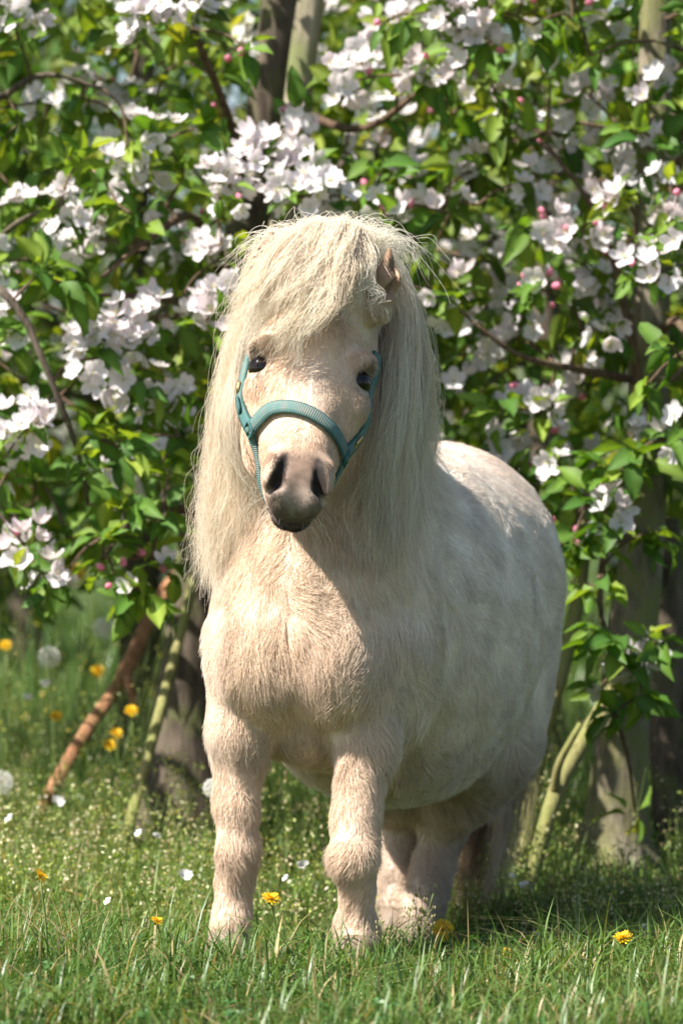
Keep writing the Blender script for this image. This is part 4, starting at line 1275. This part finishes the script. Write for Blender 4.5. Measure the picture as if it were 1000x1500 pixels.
pole('forked_stem', [ground_at(772, 1.12), at(812, 1165, 1.16), at(845, 1100, 1.22), at(888, 1035, 1.3), at(925, 960, 1.36)], (0.012, 0.020), M_olive, 'slanting mossy forked stem between the rump and the flared trunk', 'stem', extra=[('fork', [at(812, 1165, 1.16), at(818, 1120, 1.13), at(850, 1060, 1.12)], (0.009, 0.005))])
pole('leaning_cane', [at(178, 1250, 1.22), at(222, 1090, 1.34), at(250, 985, 1.42), at(280, 870, 1.50), at(296, 800, 1.55)], (0.010, 0.008), M_olive, 'yellowish mossy cane leaning on the dark trunk left of the pony', 'cane')
pole('fallen_branch', [at(40, 1225, 1.66), at(118, 1085, 1.8), at(176, 1000, 1.92), at(215, 920, 2.02), at(258, 845, 2.15)], (0.011, 0.015), M_rust, 'reddish-brown peeled branch leaning among weeds at left', 'branch', bump=0.12, extra=[('side_shoot', [at(182, 985, 1.95), at(190, 1005, 1.9), at(198, 1040, 1.88)], (0.012, 0.007))])

# ------------------------------------------------------------------ grass and weeds
FLW = [(at(px_, 1300, y_)[0], y_) for px_, y_ in ((58, -0.25), (229, -0.10), (396, 0.25), (648, 0.35), (912, -0.10), (784, 0.25), (946, 0.3), (700, 0.25))]
M_grass = leafy('grass_blade', 0.32, 0.42, 0.5, (1.3, 1.25, 0.4))
def blades(n, xr, yr, hr, wr, seed, bend=0.5, cols=((0.075, 0.165, 0.035), (0.15, 0.21, 0.05)), dry=0.05, dens=None):
    rg = np.random.default_rng(seed)
    x = rg.uniform(*xr, n); y = rg.uniform(*yr, n)
    P = np.stack([x, y, x * 0], -1)
    tuft = W4(P, 17) + 0.5 * W2(P, 41)
    keep = rg.random(n) < np.clip(0.75 + 0.35 * tuft, 0.15, 1)
    for fx, fy in FLW: keep &= ~((np.abs(x - fx) < 0.02) & (y > fy - 0.16) & (y < fy + 0.01) & (rg.random(n) < 0.8))
    for hx, hy in hoofs: keep &= np.hypot(x - hx, y - hy) > 0.030
    P, tuft = P[keep], tuft[keep]; n = len(P)
    P[:, 2] = ground_z(P[:, 0], P[:, 1]) - 0.003
    dipk = np.where((np.abs(P[:, 0] - 0.15) < 0.35) & (P[:, 1] > 0.25) & (P[:, 1] < 0.85), 0.4, 1.0)
    h = dipk * rg.uniform(*hr, n) * (1 + 0.35 * np.clip(tuft, -1, 1.5)) * rg.choice([0.6, 1, 1.5], n, p=[0.3, 0.6, 0.1])
    a = rg.uniform(0, 6.28, n)
    d = np.stack([np.cos(a), np.sin(a), a * 0], -1)
    lean = (rg.gamma(2.0, 0.5, n) * bend)[:, None]
    side = np.stack([-np.sin(a + rg.normal(size=n) * 0.6), np.cos(a), a * 0], -1)
    w = rg.uniform(*wr, n)[:, None]
    K = 4
    V = []
    for q in range(K):
        t = q / (K - 1)
        c = P + (d * lean * t ** 1.8 * 0.8 + np.array([0, 0, 1.0]) * (t - 0.32 * np.minimum(lean, 1.6) * t ** 2.2)) * h[:, None]
        ww = w * (1 - t) ** 0.6 * (0.8 + 0.3 * t)
        if q < K - 1: V += [c - side * ww, c + side * ww]
        else: V += [c]
    V = np.stack(V, 1)                                   # n,7,3
    m = V.shape[1]
    base = (np.arange(n) * m)[:, None]
    F4 = np.concatenate([base + np.array([[0, 1, 3, 2]]), base + np.array([[2, 3, 5, 4]])])
    F3 = base + np.array([[4, 5, 6]])
    k = rg.random((n, 1)) * 0.8 + 0.2 * (W3(P, 5)[:, None] * 0.5 + 0.5)
    c = np.array(cols[0]) * (1 - k) + np.array(cols[1]) * k
    dr = rg.random(n) < dry
    c[dr] = np.array([0.36, 0.29, 0.14]) * rg.uniform(0.6, 1.2, (dr.sum(), 1))
    C = np.repeat((c * rg.uniform(0.75, 1.25, (n, 1)))[:, None], m, 1)
    return V.reshape(-1, 3), F3, F4, C.reshape(-1, 3)
def join(parts):
    V, F3, F4, C, n = [], [], [], [], 0
    for v, f3, f4, c in parts:
        V.append(v); C.append(c); F3.append(f3 + n); F4.append(f4 + n); n += len(v)
    return np.concatenate(V), [np.concatenate(F3), np.concatenate(F4)], np.concatenate(C)
GREEN = ((0.048, 0.125, 0.022), (0.150, 0.225, 0.050)); YELG = ((0.070, 0.160, 0.030), (0.20, 0.285, 0.065))
near = join([blades(34000, (-1.0, 1.0), (-1.05, 0.25), (0.035, 0.080), (0.0013, 0.0029), 31, 0.95, GREEN, 0.13),
             blades(30000, (-1.3, 1.3), (0.2, 1.6), (0.025, 0.070), (0.0012, 0.0026), 32, 0.8, YELG, 0.12),
             blades(900, (-1.0, 1.0), (-0.9, 0.3), (0.08, 0.13), (0.0010, 0.0020), 37, 1.5, GREEN, 0.25),
             blades(2600, (-1.0, 1.0), (-0.95, 0.9), (0.05, 0.09), (0.0009, 0.0017), 38, 2.4, GREEN, 0.75),
             blades(9000, (-2.8, -1.0), (-1.0, 2.0), (0.03, 0.07), (0.0018, 0.003), 33, 0.7, GREEN),
             blades(9000, (1.0, 2.8), (-1.0, 2.0), (0.03, 0.07), (0.0018, 0.003), 34, 0.7, GREEN),
             blades(22000, (-2.6, 2.6), (1.5, 4.2), (0.05, 0.14), (0.0016, 0.0032), 35, 0.6, GREEN),
             blades(16000, (-4.5, 4.5), (4.0, 13.5), (0.08, 0.22), (0.004, 0.008), 36, 0.6, GREEN)])
grass = add(bpy.data.objects.new('grass', mesh_data('grass', near[0], near[1], M_grass, True, near[2])))
tag(grass, 'short green grass covering the orchard ground', 'grass', None, 'stuff')

# fine seeding weeds behind the pony: stalks with little pods and leaves
def weeds(n, xr, yr, hr, seed, pod_cols):
    rg = np.random.default_rng(seed)
    V, F, C, m = [], [], [], 0
    x = rg.uniform(*xr, n); y = rg.uniform(*yr, n)
    for q in range(n):
        if W3(np.array([x[q], y[q], 0.0]), 6) < -0.5 + rg.normal() * 0.4: continue
        if -0.02 < x[q] < 0.32 and 0.3 < y[q] < 0.85 and rg.random() < 0.8: continue
        if abs(x[q] - 0.47) < 0.09 and 0.85 < y[q] < 1.4 and rg.random() < 0.85: continue
        b = np.array([x[q], y[q], gz(x[q], y[q])])
        h = rg.uniform(*hr) * (1 + 0.9 * float(np.clip((y[q] - 0.7) / 0.7, 0, 1)) * rg.random()); ln_ = np.array([rg.normal() * 0.25, rg.normal() * 0.25, 1.0])
        top = b + ln_ * h
        s = np.array([0.0007, 0, 0])
        g = np.array([0.14, 0.20, 0.05]) * rg.uniform(0.7, 1.3)
        V += [b - s, b + s, top + s * 0.6, top - s * 0.6]; F.append([m, m + 1, m + 2, m + 3]); C += [g] * 4; m += 4
        pc = np.array(pod_cols[rg.integers(0, len(pod_cols))])
        for w in range(int(rg.integers(10, 20))):
            t = rg.uniform(0.25, 1.0)
            a = rg.uniform(0, 6.28); r_ = rg.uniform(0.006, 0.020) * (1.2 - 0.6 * t)
            c = b + ln_ * h * t + np.array([math.cos(a) * r_, math.sin(a) * r_, rg.uniform(-0.2, 0.6) * r_])
            e1 = norm(rg.normal(size=3)) * rg.uniform(0.002, 0.0048); e2 = norm(np.cross(e1, rg.normal(size=3))) * rg.uniform(0.0015, 0.0032)
            k = pc if t > 0.6 else g * 1.1
            V += [c - e1, c - e2, c + e1, c + e2]; F.append([m, m + 1, m + 2, m + 3]); C += [k * rg.uniform(0.75, 1.2)] * 4; m += 4
    return np.array(V), np.array(F), np.array(C)
wv, wf, wc = weeds(3600, (-1.0, 1.0), (0.40, 1.8), (0.04, 0.13), 41, [(0.30, 0.34, 0.08), (0.38, 0.36, 0.16), (0.26, 0.33, 0.07), (0.42, 0.33, 0.20), (0.50, 0.48, 0.28)])
wv2, wf2, wc2 = weeds(2600, (-1.7, 1.7), (1.5, 3.8), (0.10, 0.30), 42, [(0.24, 0.27, 0.08), (0.20, 0.26, 0.06), (0.40, 0.34, 0.05)])
wd = add(bpy.data.objects.new('meadow_weeds', mesh_data('meadow_weeds', np.concatenate([wv, wv2]), np.concatenate([wf, wf2 + len(wv)]), M_grass, False, np.concatenate([wc, wc2]))))
tag(wd, 'fine seeding weeds growing behind the pony', 'weeds', None, 'stuff')

# clover between the blades
rg = np.random.default_rng(77)
cv, cf_, cc_, m = [], [], [], 0
for q in range(2300):
    x_, y_ = rg.uniform(-1.0, 1.0), rg.uniform(-0.95, 1.3)
    if W1(np.array([x_, y_, 0.0]), 7) < 0.15 + 0.3 * rg.normal(): continue
    c = np.array([x_, y_, gz(x_, y_) + rg.uniform(0.015, 0.05)]); a0_ = rg.uniform(0, 6.28)
    nrm = norm(np.array([rg.normal() * 0.35, rg.normal() * 0.35, 1.0])); g = np.array([0.050, 0.130, 0.030]) * rg.uniform(0.7, 1.4)
    for k in range(3):
        a_ = a0_ + k * 2.094
        d = norm(np.array([math.cos(a_), math.sin(a_), 0]) - nrm * (math.cos(a_) * nrm[0] + math.sin(a_) * nrm[1])); e = np.cross(nrm, d)
        L = rg.uniform(0.007, 0.011)
        cv += [c, c + d * L * 0.6 - e * L * 0.42 + nrm * 0.001, c + d * L, c + d * L * 0.6 + e * L * 0.42 + nrm * 0.001]
        cf_.append([m, m + 1, m + 2, m + 3]); cc_ += [g * 0.8, g, g * 1.2, g]; m += 4
    s_ = np.array([0.0006, 0, 0]); b = np.array([x_, y_, gz(x_, y_)])
    cv += [b - s_, b + s_, c + s_, c - s_]; cf_.append([m, m + 1, m + 2, m + 3]); cc_ += [g] * 4; m += 4
clv = add(bpy.data.objects.new('clover', mesh_data('clover', np.array(cv), np.array(cf_), M_grass, False, np.array(cc_))))
tag(clv, 'low clover leaves scattered through the grass', 'clover', None, 'stuff')

# ------------------------------------------------------------------ single flowers in the grass
M_dand = leafy('dandelion_yellow', 0.25, 0.6, 0.2, (1, 0.9, 0.4))
M_stemg = plain('flower_stem', (0.15, 0.20, 0.06), 0.6)
M_clock = leafy('dandelion_down', 0.5, 0.8, 0.1, (1, 1, 1))
M_dleaf = leafy('dandelion_leaf', 0.25, 0.5, 0.4, (1.3, 1.2, 0.4))
def dandelion_head(seed=0):
    rg = np.random.default_rng(seed); mb = MB()
    for ring, (npt, L, el) in enumerate([(22, 0.020, 0.15), (18, 0.017, 0.5), (13, 0.012, 0.9), (8, 0.008, 1.25)]):
        for k in range(npt):
            a = 2 * np.pi * k / npt + rg.normal() * 0.08 + ring * 0.3
            e = el + rg.normal() * 0.10
            d = np.array([math.cos(a) * math.cos(e), math.sin(a) * math.cos(e), math.sin(e)])
            s = np.array([-math.sin(a), math.cos(a), 0]) * 0.0016
            l = L * rg.uniform(0.85, 1.1)
            mb.put([-s * 0.5, s * 0.5, d * l + s, d * l - s], [[0, 1, 2, 3]], np.array([0.80, 0.50 + 0.06 * rg.normal(), 0.02]))
    mb.put(*ball((0, 0, -0.004), 0.0055, 8, 6, sq=(1, 1, 1.3)), (0.14, 0.2, 0.06))
    return mb.data('flower_head', M_dand, False)
DHEAD = dandelion_head()
def clock_head():
    rg = np.random.default_rng(3); mb = MB()
    n = 150
    k = np.arange(n) + 0.5
    ph = np.arccos(1 - 2 * k / n); th = np.pi * (1 + 5 ** 0.5) * k
    D = np.stack([np.cos(th) * np.sin(ph), np.sin(th) * np.sin(ph), np.cos(ph)], -1)
    for d in D:
        s = norm(np.cross(d, rg.normal(size=3)))
        mb.put([-s * 0.0002, s * 0.0002, d * 0.017 + s * 0.0002, d * 0.017 - s * 0.0002], [[0, 1, 2, 3]], (0.75, 0.72, 0.66))
        for q in range(5):
            e = norm(d * 0.55 + norm(np.cross(d, rg.normal(size=3))))
            s2 = norm(np.cross(e, d)) * 0.00025
            b = d * 0.017
            mb.put([b - s2, b + s2, b + e * 0.007 + s2, b + e * 0.007 - s2], [[0, 1, 2, 3]], (0.85, 0.84, 0.80))
    mb.put(*ball((0, 0, 0), 0.004, 8, 6), (0.35, 0.30, 0.2))
    return mb.data('seed_head', M_clock, False)
CHEAD = clock_head()
def flower(name, me, headname, px, py, y, label, cat, group, face=(0, -0.35, 1), scale=1.0):
    top = at(px, py, y)
    g = gz(top[0], y + 0.01)
    h = max(top[2] - g, 0.02)
    b = np.array([top[0] + 0.008, y + 0.012, g]); top = np.array([top[0], y, g + h])
    r_ = empty(name, b); tag(r_, label, cat, group)
    mb = MB(); mb.tube(spline([b, (b + top) / 2 + np.array([0.004, 0.004, 0]), top], 6), 0.0016, 6); mb.build('stem', M_stemg, r_)
    z = norm(np.array(face, float)); x = norm(np.cross([0, 1, 0.1], z)); yv = np.cross(z, x)
    o = bpy.data.objects.new(headname, me)
    Mx = np.stack([x, yv, z], 1) * scale
    o.matrix_basis = Matrix([[*Mx[r], top[r]] for r in range(3)] + [[0, 0, 0, 1]])
    add(o, r_)
    return r_
DN = [(58, 1284, -0.25, 'small yellow half-closed dandelion in grass at the far left', (0.8, -0.2, 0.6), 0.6), (229, 1350, -0.10, 'small yellow dandelion bud left of the pony\'s front hoof', (0.3, -0.2, 0.9), 0.5),
      (396, 1318, 0.25, 'open yellow dandelion between the pony\'s two front legs', (0.1, -0.3, 0.9), 0.75), (648, 1364, 0.35, 'open yellow dandelion at the foot of the pony\'s hind leg', (0.1, -0.7, 0.6), 0.9),
      (912, 1376, -0.10, 'wide yellow dandelion in shaded grass at lower right', (-0.2, -0.3, 0.9), 0.75), (742, 1418, 0.02, 'tiny yellow dandelion deep in the shaded grass at right', (0, -0.6, 0.7), 0.5),
      (143, 985, 2.2, 'blurred yellow dandelion beside the peeled branch', (0, -0.7, 0.6), 0.75), (160, 1092, 1.4, 'blurred yellow dandelion at the foot of the peeled branch', (0, -0.6, 0.7), 0.65),
      (82, 1050, 1.5, 'blurred yellow dandelion among weeds left of the peeled branch', (0, -0.6, 0.7), 0.65), (170, 1075, 1.7, 'blurred yellow dandelion right behind the peeled branch', (0.2, -0.6, 0.7), 0.65),
      (112, 842, 3.0, 'tall blurred yellow dandelion in front of the far trunks at left', (0, -0.6, 0.7), 1.3), (8, 946, 2.2, 'blurred yellow dandelion touching the left border', (0, -0.6, 0.7), 0.65),
      (192, 1042, 1.6, 'blurred yellow dandelion between peeled branch and mossy cane', (0, -0.6, 0.7), 0.65), (886, 1082, 1.7, 'blurred yellow dandelion before the flared trunk', (0, -0.6, 0.7), 1.0)]
for px, py, y, lab, fc_, s in DN:
    flower('dandelion', DHEAD, 'flower_head', px, py, y, lab, 'flower', 'yellow dandelions', fc_, s)
for px, py, y, lab, s in [(72, 963, 1.7, 'white dandelion clock on a tall stem at left', 1.0), (152, 920, 2.2, 'blurred dandelion clock above the peeled branch', 1.05), (2, 1146, 1.2, 'white dandelion clock cut by the left border', 1.0), (300, 935, 1.9, 'blurred dandelion clock just beside the pony\'s shoulder at left', 0.9), (312, 1155, 0.9, 'low dandelion clock just left of the pony\'s front leg', 0.8)]:
    flower('dandelion_clock', CHEAD, 'seed_head', px, py, y, lab, 'flower', 'dandelion clocks', (0, 0, 1), s)

# fallen apple petals and daisies lying in the grass
pv = []
for q in range(4):
    for sd in (-1, 0, 1):
        t = q / 3
        pv.append((t * 0.016 - 0.008, sd * 0.0075 * math.sin(0.35 + 2.5 * t), 0.003 * (abs(sd) + (2 * t - 1) ** 2)))
pf = np.array([[i * 3 + j, i * 3 + 3 + j, i * 3 + 4 + j, i * 3 + 1 + j] for i in range(3) for j in range(2)])
PET = mesh_data('fallen_petal', np.array(pv), pf, M_petal, True, np.broadcast_to([0.84, 0.82, 0.83], (12, 3)))
PT = [(82, 1176, 1.0, 'white petal in the weeds at left, the largest there', 1.6), (16, 1201, .8, 'white petal near the left border above the grass', 1.3), (445, 1269, .45, 'white petal seen between the pony\'s front legs', 1.2), (205, 1222, .7, 'small white petal in weeds left of the front leg', 1.0),
      (228, 1226, .7, 'tiny white petal beside another one left of the front leg', 0.9), (784, 1374, .25, 'bright white petal right of the dandelion by the hind leg', 1.3), (946, 1362, .3, 'white petal above the wide dandelion at lower right', 1.2), (770, 1411, .05, 'dull white petal in the shaded grass at right', 1.2),
      (270, 1284, .4, 'pale petal close left of the pony\'s knee', 1.4), (748, 1285, .6, 'small white petal behind the pony\'s tail', 0.9), (768, 1298, .55, 'second small white petal behind the pony\'s tail', 1.0), (68, 1003, 1.5, 'white petal on weeds under the dandelion clock', 1.2), (40, 1023, 1.45, 'white petal on weeds near the left border', 1.1), (160, 1322, -.1, 'pale petal in the grass left of the front hoof', 0.9), (420, 1288, .4, 'faint petal low between the front legs', 0.9)]
for px, py, y, lab, s in PT:
    p = at(px, py, y)
    o = bpy.data.objects.new('fallen_petal', PET)
    o.matrix_basis = Matrix.Translation(Vector(p)) @ Matrix.Rotation(px * 0.7, 4, 'Z') @ Matrix.Rotation(0.9, 4, 'X') @ Matrix.Scale(s, 4)
    add(o); tag(o, lab, 'petal', 'fallen white petals')

# broad-leaved dandelion plants and seeding grass stalks in sharp focus
def rosette(px, y, n, L, label, seed):
    p = at(px, 700, y); b = np.array([p[0], y, gz(p[0], y)])
    r_ = empty('dandelion_plant', b); tag(r_, label, 'plant', 'broad-leaved dandelion plants')
    rg = np.random.default_rng(seed)
    for k in range(n):
        a = 2 * np.pi * k / n + rg.normal() * 0.3
        d = np.array([math.cos(a), math.sin(a), 0]); l = L * rg.uniform(0.7, 1.15); s = np.array([-d[1], d[0], 0])
        V, C = [], []
        K = 9
        for q in range(K):
            t = q / (K - 1)
            w = l * 0.16 * math.sin(0.15 + 2.8 * t ** 1.3) * (1.0 if q % 2 else 0.55) + 0.001
            c = b + d * l * t * 0.8 + np.array([0, 0, l * (0.95 * t - 0.65 * t * t)])
            V += [c - s * w, c, c + s * w]
            for e in (0.9, 1.3, 0.9): C.append(np.array([0.045, 0.10, 0.025]) * e)
        F = [[i * 3 + j, i * 3 + 3 + j, i * 3 + 4 + j, i * 3 + 1 + j] for i in range(K - 1) for j in range(2)]
        add(bpy.data.objects.new('leaf', mesh_data('leaf', np.array(V), np.array(F), M_dleaf, True, np.array(C))), r_)
rosette(700, 0.25, 9, 0.10, 'dark broad-leaved dandelion plant right of the pony\'s hind leg', 1)
rosette(790, 0.10, 8, 0.08, 'dark low dandelion plant in the shade right of the hind leg', 2)
rosette(420, 0.22, 7, 0.07, 'dandelion plant growing between the front legs', 3)
def seed_stalk(px, y, h, lean, label, seed):
    p = at(px, 700, y); b = np.array([p[0], y, gz(p[0], y)]); rg = np.random.default_rng(seed)
    r_ = empty('grass_stalk', b); tag(r_, label, 'grass stalk', 'seeding grass stalks')
    top = b + np.array([lean, 0.0, h])
    P = spline([b, (b + top) / 2 + np.array([-lean * 0.2, 0, 0]), top], 10)
    mb = MB(); mb.tube(P, np.linspace(0.0010, 0.0005, 10), 5); mb.build('stem', M_stemg, r_)
    mb = MB()
    for k in range(24):
        t = rg.uniform(0.5, 1); a = rg.uniform(0, 6.28); rr = 0.022 * (1.15 - t) + 0.003
        c0_ = P[int(t * 9)]; c = c0_ + np.array([math.cos(a) * rr, math.sin(a) * rr, rr * 0.7])
        mb.tube([c0_, c], 0.00025, 4, (0.30, 0.30, 0.14), cap=False)
        V, F = ball(c, 0.0016, 6, 5, sq=(0.7, 0.7, 1.6)); mb.put(V, F, np.array([0.36, 0.32, 0.16]) * rg.uniform(0.7, 1.2))
    mb.build('seed_head', M_grass, r_)
seed_stalk(590, -0.18, 0.100, 0.012, 'seeding grass stalk in front of the pony\'s hind leg, upright', 1)
seed_stalk(610, -0.20, 0.115, 0.022, 'tallest seeding grass stalk before the hind leg, bent right', 2)
seed_stalk(572, -0.15, 0.075, -0.016, 'short seeding grass stalk before the hind leg, bent left', 3)
